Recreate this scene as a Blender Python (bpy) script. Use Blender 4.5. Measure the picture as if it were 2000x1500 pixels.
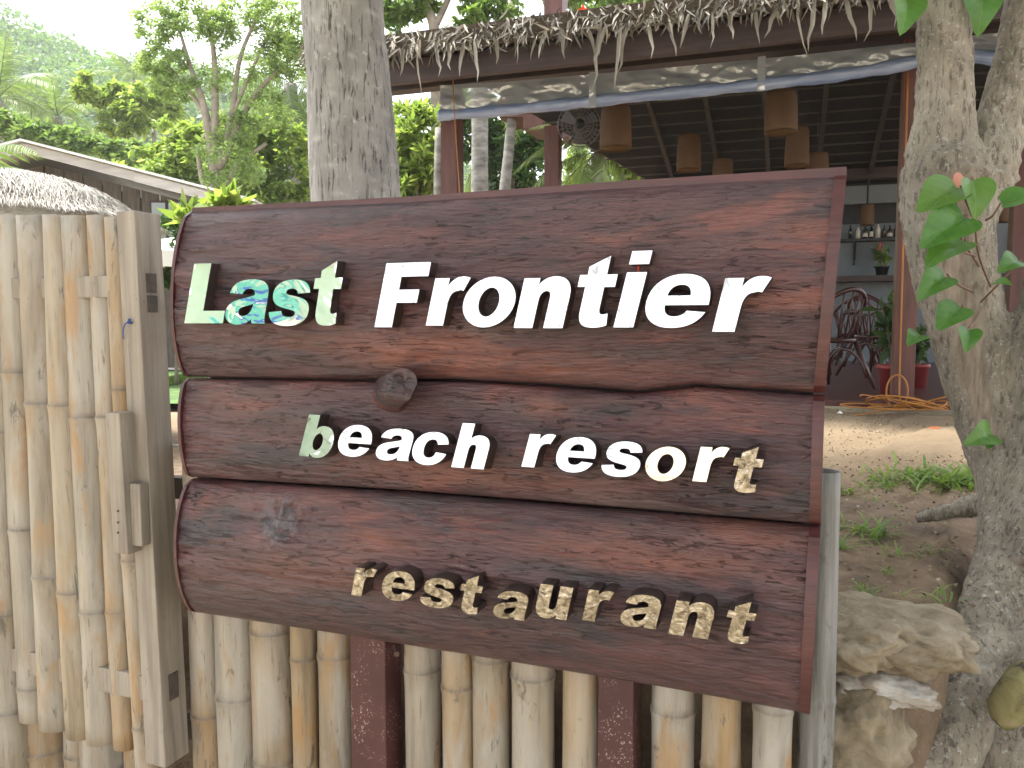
import bpy, bmesh, math, random
import numpy as np
from mathutils import Vector, Matrix

for o in list(bpy.data.objects): bpy.data.objects.remove(o)
SC = bpy.context.scene
COL = SC.collection
rnd = random.Random(7)
rng = np.random.default_rng(11)
R = math.radians

# ------------------------------------------------------------------ camera, sky, sun, exposure
F, CX, CY, PITCH = 1570.0, 1000.0, 750.0, R(4.5)
CAM = Vector((0, 0, 1.5))
cam = bpy.data.cameras.new('camera'); camo = bpy.data.objects.new('camera', cam); COL.objects.link(camo)
cam.sensor_width = 36; cam.lens = F / 2000 * 36; cam.clip_start = 0.05; cam.clip_end = 3000
camo.location = CAM; camo.rotation_euler = (math.pi / 2 - PITCH, 0, 0)
SC.camera = camo

SUN_EL, SUN_AZ = R(66), R(-72)          # azimuth measured from +Y, towards +X; the sun stands high on the left
w = bpy.data.worlds.new('World'); SC.world = w; w.use_nodes = True
wn, wl = w.node_tree.nodes, w.node_tree.links
bg = wn['Background']
sky = wn.new('ShaderNodeTexSky'); sky.sky_type = 'NISHITA'; sky.sun_disc = False
sky.sun_elevation = SUN_EL; sky.sun_rotation = SUN_AZ
sky.air_density = 1.0; sky.dust_density = 3.0; sky.ozone_density = 1.0
# thin bright overcast: one even white veil over the whole sky
hs = wn.new('ShaderNodeHueSaturation'); hs.inputs['Saturation'].default_value = 0.22
veil = wn.new('ShaderNodeMix'); veil.data_type = 'RGBA'; veil.inputs['Factor'].default_value = 0.55
veil.inputs['B'].default_value = (9.5, 9.8, 10.9, 1)
wl.new(sky.outputs[0], hs.inputs['Color']); wl.new(hs.outputs[0], veil.inputs['A'])
wl.new(veil.outputs['Result'], bg.inputs['Color']); bg.inputs['Strength'].default_value = 0.13
sl = bpy.data.lights.new('sun', 'SUN'); so = bpy.data.objects.new('sun', sl); COL.objects.link(so)
sl.energy = 5.0; sl.angle = R(12); sl.color = (1.0, 0.97, 0.92)
sd = Vector((math.sin(SUN_AZ) * math.cos(SUN_EL), math.cos(SUN_AZ) * math.cos(SUN_EL), math.sin(SUN_EL)))
so.rotation_euler = sd.to_track_quat('Z', 'Y').to_euler()
SC.view_settings.view_transform = 'Standard'; SC.view_settings.look = 'None'
SC.view_settings.gamma = 1; SC.view_settings.exposure = 1.42
SC.render.engine = 'CYCLES'
SC.cycles.use_denoising = True
SC.cycles.max_bounces = 8; SC.cycles.transparent_max_bounces = 12; SC.cycles.volume_bounces = 1
SC.cycles.caustics_reflective = False; SC.cycles.caustics_refractive = False

# ------------------------------------------------------------------ places seen in the photograph
FW = Vector((0, math.cos(PITCH), -math.sin(PITCH))); UP = Vector((0, math.sin(PITCH), math.cos(PITCH)))
def ray(px, py): return FW + Vector((1, 0, 0)) * ((px - CX) / F) - UP * ((py - CY) / F)
def at(px, py, Y):
    d = ray(px, py); return CAM + d * (Y / d.y)
def on_z(px, py, z):
    d = ray(px, py); return CAM + d * ((z - CAM.z) / d.z)
class Frame:
    def __init__(s, o, deg):
        s.o = Vector(o); s.a = R(deg)
        s.x = Vector((math.cos(s.a), math.sin(s.a), 0)); s.y = Vector((-math.sin(s.a), math.cos(s.a), 0))
    def hit(s, px, py, yl):                 # pixel -> (X, Z) on the local plane y = yl
        d = ray(px, py); t = (yl - (CAM - s.o).dot(s.y)) / d.dot(s.y)
        p = CAM + d * t - s.o; return p.dot(s.x), p.z
    def loc(s, P):
        p = Vector(P) - s.o; return Vector((p.dot(s.x), p.dot(s.y), p.z))
    def wld(s, x, y, z): return s.o + s.x * x + s.y * y + Vector((0, 0, z))

TERR = 0.80                                 # terrace level behind the fence; the street is z = 0
p0 = at(380, 740, 2.03); SG = Frame((p0.x, p0.y, 0), -21.6)
FB = Frame((3.14, 6.4, 0.88), -19.1)        # restaurant: origin at its right-hand front post

# ------------------------------------------------------------------ noise
def _h(i, j, k, s):
    n = (i.astype(np.int64) * 374761393 + j.astype(np.int64) * 668265263 + k.astype(np.int64) * 2147483647 + s * 1274126177) & 0xffffffff
    n = ((n ^ (n >> 13)) * 1274126177) & 0xffffffff
    n = ((n ^ (n >> 16)) * 2246822519) & 0xffffffff
    return ((n ^ (n >> 15)) & 0xffff) / 32767.5 - 1
def vnoise(x, y, z, s=0):
    x, y, z = np.broadcast_arrays(np.asarray(x, float), np.asarray(y, float), np.asarray(z, float))
    i, j, k = np.floor(x), np.floor(y), np.floor(z)
    u, v, q = x - i, y - j, z - k
    u, v, q = [a * a * (3 - 2 * a) for a in (u, v, q)]
    r = 0
    for a in (0, 1):
        for b in (0, 1):
            for c in (0, 1):
                r = r + _h(i + a, j + b, k + c, s) * (u if a else 1 - u) * (v if b else 1 - v) * (q if c else 1 - q)
    return r
def fbm(x, y, z, o=4, s=0):
    r, a, f = 0, 1, 1
    for n in range(o):
        r = r + a * vnoise(np.asarray(x) * f, np.asarray(y) * f, np.asarray(z) * f, s + n); a *= .5; f *= 2.03
    return r

# ------------------------------------------------------------------ materials
class M_:
    def __init__(s, name):
        s.m = bpy.data.materials.new(name); s.m.use_nodes = True
        s.n, s.l = s.m.node_tree.nodes, s.m.node_tree.links; s.b = s.n['Principled BSDF']
    def set(s, **k):
        for a, v in k.items():
            i = s.b.inputs[a.replace('_', ' ')]
            if hasattr(v, 'is_output'): s.l.new(v, i)
            else: i.default_value = v if not isinstance(v, tuple) else (*v, 1)[:4]
        return s
    def co(s, scale=(1, 1, 1), kind='Object'):
        t = s.n.new('ShaderNodeTexCoord'); mp = s.n.new('ShaderNodeMapping'); mp.inputs['Scale'].default_value = scale
        s.l.new(t.outputs[kind], mp.inputs['Vector']); return mp.outputs[0]
    def shift(s, vec, k=20):                # a different piece of the pattern on every object
        oi = s.n.new('ShaderNodeObjectInfo'); mu = s.n.new('ShaderNodeMath'); mu.operation = 'MULTIPLY'; mu.inputs[1].default_value = k
        s.l.new(oi.outputs['Random'], mu.inputs[0]); a = s.n.new('ShaderNodeVectorMath'); a.operation = 'ADD'
        s.l.new(vec, a.inputs[0]); s.l.new(mu.outputs[0], a.inputs[1]); return a.outputs[0]
    def orand(s): return s.n.new('ShaderNodeObjectInfo').outputs['Random']
    def irand(s): return s.n.new('ShaderNodeNewGeometry').outputs['Random Per Island']
    def noise(s, vec, scale=5, detail=4, rough=.55, dist=0):
        t = s.n.new('ShaderNodeTexNoise'); s.l.new(vec, t.inputs['Vector'])
        t.inputs['Scale'].default_value = scale; t.inputs['Detail'].default_value = detail
        t.inputs['Roughness'].default_value = rough; t.inputs['Distortion'].default_value = dist; return t.outputs['Fac']
    def voro(s, vec, scale=5, feat='F1'):
        t = s.n.new('ShaderNodeTexVoronoi'); t.feature = feat; s.l.new(vec, t.inputs['Vector']); t.inputs['Scale'].default_value = scale
        return t.outputs['Distance']
    def ramp(s, fac, stops):
        r = s.n.new('ShaderNodeValToRGB'); s.l.new(fac, r.inputs[0]); e = r.color_ramp.elements
        while len(e) < len(stops): e.new(.5)
        for k, (p, c) in enumerate(stops):
            e[k].position = p; e[k].color = (*c, 1) if isinstance(c, tuple) else (c, c, c, 1)
        return r.outputs[0]
    def mix(s, fac, a, b, mode='MIX'):
        x = s.n.new('ShaderNodeMix'); x.data_type = 'RGBA'; x.blend_type = mode
        for sock, v in ((x.inputs['Factor'], fac), (x.inputs['A'], a), (x.inputs['B'], b)):
            if hasattr(v, 'is_output'): s.l.new(v, sock)
            else: sock.default_value = (*v, 1) if isinstance(v, tuple) else v
        return x.outputs['Result']
    def math(s, op, a, b):
        x = s.n.new('ShaderNodeMath'); x.operation = op
        for i, v in enumerate((a, b)):
            if hasattr(v, 'is_output'): s.l.new(v, x.inputs[i])
            else: x.inputs[i].default_value = v
        return x.outputs[0]
    def bump(s, h, strength=.5, dist=.01):
        b = s.n.new('ShaderNodeBump'); b.inputs['Strength'].default_value = strength; b.inputs['Distance'].default_value = dist
        s.l.new(h, b.inputs['Height']); s.l.new(b.outputs[0], s.b.inputs['Normal']); return s

def simple(name, c, rough=.6, var=.25, scale=8, bump=.2, stretch=(1, 1, 1), **k):
    m = M_(name); v = m.co(stretch); n = m.noise(v, scale, 5)
    d = tuple(x * (1 - var) for x in c); l = tuple(min(1, x * (1 + var)) for x in c)
    m.set(Base_Color=m.ramp(n, [(.3, d), (.7, l)]), Roughness=rough, **k)
    if bump: m.bump(m.noise(v, scale * 4, 4), bump, .006)
    return m.m

MAT = {}
def build_materials():
    # varnished bark slab of the sign
    m = M_('varnished_log'); v = m.shift(m.co(), 9)
    def st(a, b, c):
        mp = m.n.new('ShaderNodeMapping'); mp.inputs['Scale'].default_value = (a, b, c); m.l.new(v, mp.inputs['Vector']); return mp.outputs[0]
    base = m.ramp(m.noise(st(1.2, 4, 6), 2.2, 6, .6, .4), [(.30, (.027, .011, .014)), (.5, (.056, .0185, .021)), (.70, (.094, .031, .031))])
    red = m.ramp(m.noise(st(1.2, 3, 4.2), 2.0, 8, .66, .7), [(.55, 0.), (.63, .6), (.78, .95)])
    c = m.mix(red, base, (.165, .045, .032))
    dk = m.ramp(m.noise(st(1.1, 3, 4), 2.6, 7, .65, .4), [(.52, 0.), (.64, .85)])
    c = m.mix(dk, c, (.022, .016, .021))
    gr = m.noise(st(16, 110, 130), 1.6, 7, .7, .5)
    c = m.mix(1., c, m.ramp(gr, [(.3, .6), (.5, 1.0), (.72, 1.35)]), 'MULTIPLY')
    ck = m.ramp(m.noise(st(9, 44, 56), 1.5, 8, .74, 1.8), [(.38, 0.), (.43, 1.), (.50, 1.), (.53, 1.)])
    ckm = m.ramp(m.noise(st(1.6, 4, 6), 1.7, 3, .5), [(.45, .12), (.62, .95)])
    c = m.mix(ckm, c, m.mix(1., c, m.ramp(ck, [(0., .42), (1., 1.)]), 'MULTIPLY'))
    c = m.mix(m.ramp(m.noise(st(.9, 2.5, 3.5), 2.3, 5, .6, .5), [(.54, 0.), (.72, .55)]), c, (.125, .078, .070))
    ap = m.n.new('ShaderNodeAttribute'); ap.attribute_name = 'worn'; ab = m.n.new('ShaderNodeAttribute'); ab.attribute_name = 'burr'
    c = m.mix(m.math('MULTIPLY', ap.outputs['Fac'], m.ramp(m.noise(st(3, 9, 14), 2, 7, .7, .6), [(.35, .15), (.6, .95)])), c, (.20, .062, .036))
    c = m.mix(m.math('MULTIPLY', ab.outputs['Fac'], m.ramp(m.noise(st(40, 40, 40), 1, 5), [(.35, .2), (.6, .9)])), c, (.10, .092, .105))
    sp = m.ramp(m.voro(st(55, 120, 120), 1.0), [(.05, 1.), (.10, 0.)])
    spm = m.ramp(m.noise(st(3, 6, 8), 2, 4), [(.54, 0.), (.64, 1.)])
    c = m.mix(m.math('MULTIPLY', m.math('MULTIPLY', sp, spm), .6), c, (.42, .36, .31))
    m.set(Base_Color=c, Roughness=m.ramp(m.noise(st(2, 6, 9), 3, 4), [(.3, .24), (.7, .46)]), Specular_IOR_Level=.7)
    hh = m.math('ADD', m.math('MULTIPLY', gr, .6), m.math('MULTIPLY', ck, ckm))
    m.bump(hh, 1., .008); MAT['log'] = m.m
    # red-brown gloss paint
    MAT['trim'] = simple('red_brown_paint', (.058, .015, .015), .38, .3, 7, .25, (1, 6, 6))
    m = M_('speckled_red_paint'); v = m.co()
    c = m.ramp(m.noise(v, 7, 5), [(.3, (.050, .015, .014)), (.7, (.085, .026, .024))])
    mk = m.math('MULTIPLY', m.ramp(m.noise(v, 210, 2, .5), [(.62, 0.), (.67, 1.)]), m.ramp(m.noise(v, 14, 3), [(.45, 0.), (.6, 1.)]))
    c = m.mix(mk, c, (.42, .33, .30)); m.set(Base_Color=c, Roughness=.6); m.bump(m.noise(v, 60, 4), .3, .004); MAT['post_red'] = m.m
    MAT['side'] = simple('letter_edge_brown', (.035, .022, .019), .45, .4, 14, .3)
    for nm, wv, sc, col in (('mirror', .045, 4.5, (.90, .92, .91)), ('mirror_clear', .05, 4.5, (.86, .90, .88)), ('mirror_rough', .40, 42., (.80, .76, .66))):
        m = M_(nm + '_acrylic'); v = m.shift(m.co((1, 1, 1)), 6)
        m.set(Base_Color=col, Metallic=1., Roughness=.12 if nm == 'mirror_rough' else .03)
        h = m.noise(v, sc, 3, .5, 1.4)
        if nm == 'mirror_rough':
            h = m.math('ADD', h, m.math('MULTIPLY', m.noise(v, 150, 3), .35))
            m.set(Base_Color=m.ramp(m.noise(v, 60, 5, .7, 1), [(.34, (.08, .065, .045)), (.46, (.23, .20, .16)), (.56, (.34, .305, .25)), (.68, (.50, .46, .40))]))
        elif nm == 'mirror':  # grey streaks of wavy reflections, painted into the mirror colour
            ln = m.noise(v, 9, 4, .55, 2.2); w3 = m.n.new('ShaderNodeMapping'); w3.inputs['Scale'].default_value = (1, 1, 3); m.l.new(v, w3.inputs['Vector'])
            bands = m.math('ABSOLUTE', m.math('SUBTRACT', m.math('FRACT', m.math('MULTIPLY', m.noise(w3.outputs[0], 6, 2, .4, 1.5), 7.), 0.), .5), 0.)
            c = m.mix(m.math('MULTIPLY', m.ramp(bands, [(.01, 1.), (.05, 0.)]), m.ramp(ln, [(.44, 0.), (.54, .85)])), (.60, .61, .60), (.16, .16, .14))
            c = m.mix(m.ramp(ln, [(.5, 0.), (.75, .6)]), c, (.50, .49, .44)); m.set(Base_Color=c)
        m.bump(h, wv, .008 if nm == 'mirror_rough' else .05); MAT[nm] = m.m
    # bamboo: weathered straw to grey, streaked along the cane
    m = M_('weathered_bamboo'); v = m.shift(m.co(), 13)
    def st(a, b, c):
        mp = m.n.new('ShaderNodeMapping'); mp.inputs['Scale'].default_value = (a, b, c); m.l.new(v, mp.inputs['Vector']); return mp.outputs[0]
    hue = m.ramp(m.orand(), [(0., (.37, .315, .235)), (.18, (.25, .20, .145)), (.34, (.36, .27, .165)), (.5, (.40, .36, .30)), (.66, (.31, .26, .195)), (.82, (.36, .24, .12)), (1., (.35, .305, .245))])
    g = m.noise(st(30, 30, 2.2), 1, 6, .6, .3)
    c = m.mix(1., hue, m.ramp(g, [(.25, .40), (.5, .77), (.75, 1.02)]), 'MULTIPLY')
    c = m.mix(m.ramp(m.noise(st(7, 7, 1.8), 1.4, 5, .6, .5), [(.42, 0.), (.66, .85)]), c, (.345, .32, .28))
    c = m.mix(m.ramp(m.noise(st(9, 9, 2.4), 1.3, 4, .55, .4), [(.54, 0.), (.66, .75)]), c, (.30, .17, .065))
    c = m.mix(m.ramp(m.noise(st(26, 26, 7), 1.3, 6, .7, .6), [(.60, 0.), (.67, .8)]), c, (.085, .072, .06))
    c = m.mix(m.ramp(m.noise(st(120, 120, 10), 1.1, 3, .6), [(.62, 0.), (.70, .6)]), c, (.13, .095, .07))
    at_ = m.n.new('ShaderNodeAttribute'); at_.attribute_name = 'node'
    c = m.mix(m.math('MULTIPLY', at_.outputs['Fac'], m.ramp(m.noise(v, 30, 4), [(.3, .35), (.7, 1.)])), c, (.10, .075, .05))
    m.set(Base_Color=c, Roughness=m.ramp(g, [(.3, .38), (.7, .6)])); m.bump(m.noise(st(90, 90, 9), 1, 5), .35, .004); MAT['bamboo'] = m.m
    m = M_('grey_old_bamboo'); v = m.co((30, 30, 2)); c = m.ramp(m.noise(v, 1.2, 6, .65, .4), [(.3, (.085, .082, .075)), (.5, (.165, .16, .148)), (.7, (.235, .23, .215))])
    c = m.mix(m.ramp(m.noise(m.co((12, 12, 3)), 2, 6, .7, .6), [(.56, 0.), (.64, .85)]), c, (.035, .032, .03)); m.set(Base_Color=c, Roughness=.7); m.bump(m.noise(v, 3, 5), .5, .004); MAT['bamboo_grey'] = m.m
    # planed grey timber of the gate
    m = M_('grey_timber'); v = m.shift(m.co(), 5)
    mp = m.n.new('ShaderNodeMapping'); mp.inputs['Scale'].default_value = (30, 30, 1.6); m.l.new(v, mp.inputs['Vector'])
    g = m.noise(mp.outputs[0], 1.2, 6, .62, .4)
    c = m.ramp(g, [(.25, (.13, .110, .088)), (.5, (.24, .205, .165)), (.75, (.34, .30, .25))])
    c = m.mix(m.ramp(m.noise(v, 5, 5, .6), [(.5, 0.), (.75, .6)]), c, (.20, .16, .12))
    c = m.mix(m.ramp(m.noise(v, 26, 5, .7, 1), [(.62, 0.), (.72, .5)]), c, (.10, .08, .06))
    m.set(Base_Color=c, Roughness=.65); m.bump(g, .35, .004); MAT['timber'] = m.m
    MAT['tenon'] = simple('dark_end_grain', (.07, .055, .045), .7, .35, 40, .5)
    # coconut trunk
    m = M_('coconut_bark'); v = m.co()
    def st2(a, b, c):
        mp = m.n.new('ShaderNodeMapping'); mp.inputs['Scale'].default_value = (a, b, c); m.l.new(v, mp.inputs['Vector']); return mp.outputs[0]
    c = m.ramp(m.noise(st2(6, 6, 3), 1.6, 6, .6), [(.3, (.15, .142, .134)), (.55, (.26, .25, .235)), (.75, (.35, .34, .325))])
    crk = m.noise(st2(60, 60, 7), 1.2, 6, .65, .5)
    c = m.mix(m.ramp(crk, [(.38, .9), (.44, 0.)]), c, (.055, .048, .043))
    rg = m.n.new('ShaderNodeAttribute'); rg.attribute_name = 'ring'
    c = m.mix(m.math('MULTIPLY', rg.outputs['Fac'], m.ramp(m.noise(st2(14, 14, 10), 1, 4), [(.38, .0), (.6, .7)])), c, (.42, .41, .385))
    lich = m.ramp(m.noise(v, 40, 5, .7), [(.6, 0.), (.68, .6)]); c = m.mix(lich, c, (.46, .46, .43))
    m.set(Base_Color=c, Roughness=.85); m.bump(m.ramp(crk, [(.34, 0.), (.47, 1.)]), .6, .006); MAT['coco'] = m.m
    # big rough tree
    m = M_('rough_bark'); v = m.co()
    c = m.ramp(m.noise(v, 4, 7, .65, .5), [(.3, (.13, .108, .083)), (.5, (.25, .215, .168)), (.7, (.36, .32, .26))])
    c = m.mix(m.ramp(m.noise(v, 7, 4), [(.55, 0.), (.7, .6)]), c, (.21, .205, .15))
    vv = m.n.new('ShaderNodeMapping'); vv.inputs['Scale'].default_value = (1, 1, .22); m.l.new(v, vv.inputs['Vector'])
    ck = m.noise(vv.outputs[0], 80, 7, .7, .6)
    c = m.mix(m.ramp(ck, [(.39, .7), (.48, 0.)]), c, (.045, .037, .030))
    c = m.mix(m.ramp(m.noise(v, 60, 5, .78), [(.57, 0.), (.63, .75)]), c, (.40, .40, .36))
    sa = m.n.new('ShaderNodeAttribute'); sa.attribute_name = 'bare'
    c = m.mix(sa.outputs['Fac'], c, m.ramp(m.noise(vv.outputs[0], 30, 6, .65, .5), [(.3, (.10, .075, .055)), (.5, (.27, .215, .165)), (.7, (.40, .34, .27))]))
    m.set(Base_Color=c, Roughness=.9); m.bump(ck, .8, .012); MAT['bark'] = m.m
    MAT['bare'] = simple('bare_wood_scar', (.36, .30, .22), .7, .3, 6, .5, (5, 5, .8))
    MAT['thin_bark'] = simple('grey_brown_bark', (.20, .17, .13), .85, .35, 5, .4)
    MAT['pale_bark'] = simple('pale_grey_bark', (.20, .19, .17), .85, .5, 5, .6, (1, 1, 2.5))
    # ground
    m = M_('packed_dirt'); v = m.co()
    c = m.ramp(m.noise(v, .9, 6, .6), [(.3, (.185, .128, .074)), (.55, (.26, .188, .112)), (.75, (.31, .23, .14))])
    mpy = m.n.new('ShaderNodeSeparateXYZ'); m.l.new(v, mpy.inputs[0])
    near = m.ramp(m.math('MULTIPLY', m.math('ADD', mpy.outputs['Y'], m.math('MULTIPLY', m.noise(v, 1.5, 4), 1.6)), .2), [(.50, 1.), (.72, 0.)])
    c = m.mix(near, c, m.ramp(m.noise(v, 7, 6, .65), [(.32, (.085, .056, .035)), (.6, (.19, .13, .080)), (.8, (.30, .215, .138))]))
    peb = m.ramp(m.noise(v, 90, 4, .7), [(.62, 0.), (.7, .5)]); c = m.mix(peb, c, (.42, .34, .25))
    m.set(Base_Color=c, Roughness=.95); m.bump(m.math('ADD', m.noise(v, 28, 6, .7), m.noise(v, 5, 3)), .7, .03); MAT['dirt'] = m.m
    MAT['sand'] = simple('street_sand', (.46, .39, .28), .95, .22, 1.5, .5)
    MAT['turf'] = simple('turf', (.07, .13, .03), .9, .4, 6, .5)
    m = M_('limestone'); v = m.co(); c = m.ramp(m.noise(v, 9, 7, .7, .6), [(.28, (.09, .065, .04)), (.42, (.23, .18, .115)), (.6, (.34, .28, .195)), (.75, (.44, .39, .30))])
    m.set(Base_Color=c, Roughness=.9); m.bump(m.math('ADD', m.math('MULTIPLY', m.noise(v, 26, 9, .8, .4), 1.4), m.math('MULTIPLY', m.voro(v, 30), .8)), .7, .02); MAT['rock'] = m.m
    m = M_('streaked_stone'); v = m.co(); c = m.ramp(m.noise(v, 5, 6, .65), [(.40, (.15, .12, .085)), (.54, (.30, .265, .22)), (.70, (.46, .45, .43))]); m.set(Base_Color=c, Roughness=.75); m.bump(m.noise(v, 14, 6, .7), .6, .02); MAT['white_rock'] = m.m
    m = M_('lichened_scar'); v = m.co(); m.set(Base_Color=m.ramp(m.noise(v, 9, 6, .7, .7), [(.36, (.05, .036, .025)), (.45, (.15, .13, .05)), (.58, (.22, .195, .09)), (.70, (.27, .19, .14))]), Roughness=.85); m.bump(m.noise(v, 30, 5), .6, .01); MAT['scar'] = m.m
    # leaves: thin, let light through
    def leaf(key, a, b, tr=.45, rough=.45):
        m = M_(key + '_leaf'); rr = m.irand()
        c = m.ramp(rr, [(0., a), (.5, tuple((x + y) / 2 for x, y in zip(a, b))), (1., b)])
        m.set(Base_Color=c, Roughness=rough, Specular_IOR_Level=.35)
        t = m.n.new('ShaderNodeBsdfTranslucent'); mx = m.n.new('ShaderNodeMixShader'); mx.inputs[0].default_value = tr
        tc = m.mix(1., c, (1.5, 1.55, .8), 'MULTIPLY'); m.l.new(tc, t.inputs['Color'])
        o = m.n['Material Output']; m.l.new(m.b.outputs[0], mx.inputs[1]); m.l.new(t.outputs[0], mx.inputs[2]); m.l.new(mx.outputs[0], o.inputs['Surface'])
        MAT[key] = m.m
    leaf('leaf_bright', (.14, .22, .055), (.31, .38, .12), .5)
    leaf('leaf_mid', (.10, .17, .05), (.20, .28, .09), .5)
    leaf('leaf_dark', (.035, .078, .025), (.085, .15, .045), .4, .35)
    leaf('leaf_feather', (.15, .22, .08), (.26, .34, .14), .5)
    leaf('leaf_palm', (.10, .155, .06), (.18, .24, .10), .4, .4)
    leaf('leaf_hill', (.06, .135, .055), (.17, .25, .09), .35)
    leaf('leaf_vine', (.085, .21, .03), (.12, .26, .04), .4, .3)
    m = M_('vine_leaf'); v = m.co(); sx = m.n.new('ShaderNodeSeparateXYZ'); m.l.new(v, sx.inputs[0])
    ax = m.math('ABSOLUTE', sx.outputs['X'], 0.); mid = m.ramp(m.math('MULTIPLY', ax, 100.), [(.05, 1.), (.14, 0.)])
    fr = m.math('FRACT', m.math('MULTIPLY', m.math('SUBTRACT', sx.outputs['Y'], m.math('MULTIPLY', ax, .8)), 42.), 0.)
    sv = m.ramp(m.math('ABSOLUTE', m.math('SUBTRACT', fr, .5), 0.), [(.03, .8), (.08, 0.)])
    c = m.ramp(m.shift(m.noise(v, 22, 4), 0) if False else m.noise(v, 22, 4), [(.3, (.045, .135, .022)), (.7, (.085, .20, .035))])
    c = m.mix(m.ramp(m.orand(), [(.5, 0.), (1., .5)]), c, (.13, .23, .035)); c = m.mix(m.math('MAXIMUM', m.math('MULTIPLY', mid, .5), m.math('MULTIPLY', sv, .16)), c, (.17, .28, .08))
    m.set(Base_Color=c, Roughness=.32, Specular_IOR_Level=.5); m.bump(m.math('ADD', m.math('MAXIMUM', mid, sv), m.noise(v, 40, 3)), .3, .002)
    t = m.n.new('ShaderNodeBsdfTranslucent'); mx = m.n.new('ShaderNodeMixShader'); mx.inputs[0].default_value = .35; m.l.new(m.mix(1., c, (1.4, 1.5, .7), 'MULTIPLY'), t.inputs['Color'])
    o = m.n['Material Output']; m.l.new(m.b.outputs[0], mx.inputs[1]); m.l.new(t.outputs[0], mx.inputs[2]); m.l.new(mx.outputs[0], o.inputs['Surface']); MAT['vine_leaf'] = m.m
    leaf('leaf_grass', (.10, .18, .04), (.22, .30, .09), .4)
    leaf('leaf_red', (.45, .03, .02), (.6, .05, .03), .3)
    leaf('leaf_pink', (.7, .12, .16), (.8, .25, .25), .3)
    leaf('leaf_dry', (.30, .09, .05), (.42, .16, .07), .2)
    # dry thatch
    def straw(key, a, b):
        m = M_(key); m.set(Base_Color=m.ramp(m.irand(), [(0., a), (.55, tuple((x + y) / 2 for x, y in zip(a, b))), (1., b)]), Roughness=.75); MAT[key] = m.m
    straw('thatch', (.035, .03, .025), (.40, .365, .305)); straw('straw', (.22, .20, .17), (.46, .44, .40))
    MAT['thatch_body'] = simple('thatch_bulk', (.10, .078, .056), .95, .5, 22, 1., (1, 1, 5))
    MAT['straw_body'] = simple('straw_bulk', (.42, .39, .34), .95, .35, 30, 1., (1, 6, 6))
    MAT['dark_wood'] = simple('dark_stained_wood', (.036, .018, .016), .55, .4, 3, .3, (1, 9, 9))
    MAT['red_wood'] = simple('red_stained_wood', (.10, .034, .025), .5, .3, 3, .3, (8, 8, 1))
    MAT['brown_wood'] = simple('weathered_board', (.085, .070, .056), .8, .35, 4, .4, (10, 10, 1))
    MAT['ceiling'] = simple('dark_roof_lining', (.007, .006, .0065), .9, .4, 8, .4)
    MAT['batten'] = simple('pale_batten', (.055, .05, .04), .7, .3, 6, .2)
    MAT['rafter'] = simple('brown_rafter', (.032, .026, .021), .7, .3, 6, .2)
    MAT['floor_red'] = simple('red_oxide_floor', (.085, .030, .025), .35, .25, 3, .1)
    MAT['concrete'] = simple('dusty_concrete', (.33, .28, .20), .9, .25, 5, .4)
    MAT['wall'] = simple('grey_white_plaster', (.15, .175, .19), .8, .12, 2, .15)
    MAT['black'] = simple('matt_black', (.012, .012, .013), .5, .3, 6, .1)
    MAT['metal_grey'] = simple('grey_metal', (.22, .22, .23), .35, .15, 8, .05, Metallic=.7)
    MAT['fan_blade'] = simple('smoky_plastic', (.16, .17, .20), .25, .1, 4, 0)
    MAT['glass_dark'] = simple('dark_bottle_glass', (.010, .012, .010), .08, .2, 6, 0)
    MAT['glass_amber'] = simple('amber_bottle_glass', (.05, .025, .01), .08, .2, 6, 0)
    MAT['label'] = simple('paper_label', (.5, .47, .40), .6, .3, 60, 0)
    MAT['pot'] = simple('red_plastic_pot', (.26, .035, .035), .4, .2, 6, .1)
    MAT['cable'] = simple('orange_cable', (.36, .145, .025), .5, .15, 6, 0)
    MAT['blue_string'] = simple('blue_twine', (.02, .05, .22), .6, .2, 50, .2)
    MAT['white'] = simple('white_canvas', (.80, .80, .78), .7, .05, 3, .1)
    MAT['deck'] = simple('pale_pool_deck', (.62, .58, .52), .8, .1, 3, .2)
    MAT['iron'] = simple('rusty_iron', (.11, .06, .04), .7, .4, 60, .4)
    m = M_('pool_water'); v = m.co(); m.set(Base_Color=(.12, .40, .42), Roughness=.05, Specular_IOR_Level=.6); m.bump(m.noise(v, 3, 3), .25, .05); MAT['water'] = m.m
    m = M_('wicker'); v = m.co(kind='UV')
    wv = m.n.new('ShaderNodeTexWave'); wv.inputs['Scale'].default_value = 14; wv.bands_direction = 'X'; m.l.new(v, wv.inputs['Vector'])
    w2 = m.n.new('ShaderNodeTexWave'); w2.inputs['Scale'].default_value = 9; w2.bands_direction = 'Y'; m.l.new(v, w2.inputs['Vector'])
    c = m.ramp(m.math('MULTIPLY', wv.outputs['Fac'], w2.outputs['Fac']), [(.0, (.075, .040, .018)), (.6, (.25, .15, .068))])
    m.set(Base_Color=c, Roughness=.6); m.bump(wv.outputs['Fac'], .4, .006)
    t = m.n.new('ShaderNodeBsdfTranslucent'); t.inputs['Color'].default_value = (.45, .27, .11, 1); mx = m.n.new('ShaderNodeMixShader'); mx.inputs[0].default_value = .28
    o = m.n['Material Output']; m.l.new(m.b.outputs[0], mx.inputs[1]); m.l.new(t.outputs[0], mx.inputs[2]); m.l.new(mx.outputs[0], o.inputs['Surface']); MAT['wicker'] = m.m
    m = M_('rolled_plastic'); v = m.co((1, 6, 6)); m.set(Base_Color=m.ramp(m.noise(v, 3, 4), [(.3, (.18, .26, .50)), (.7, (.34, .43, .68))]), Roughness=.2, Specular_IOR_Level=.8)
    m.bump(m.noise(v, 5, 3), .5, .02); MAT['roll'] = m.m
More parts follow.
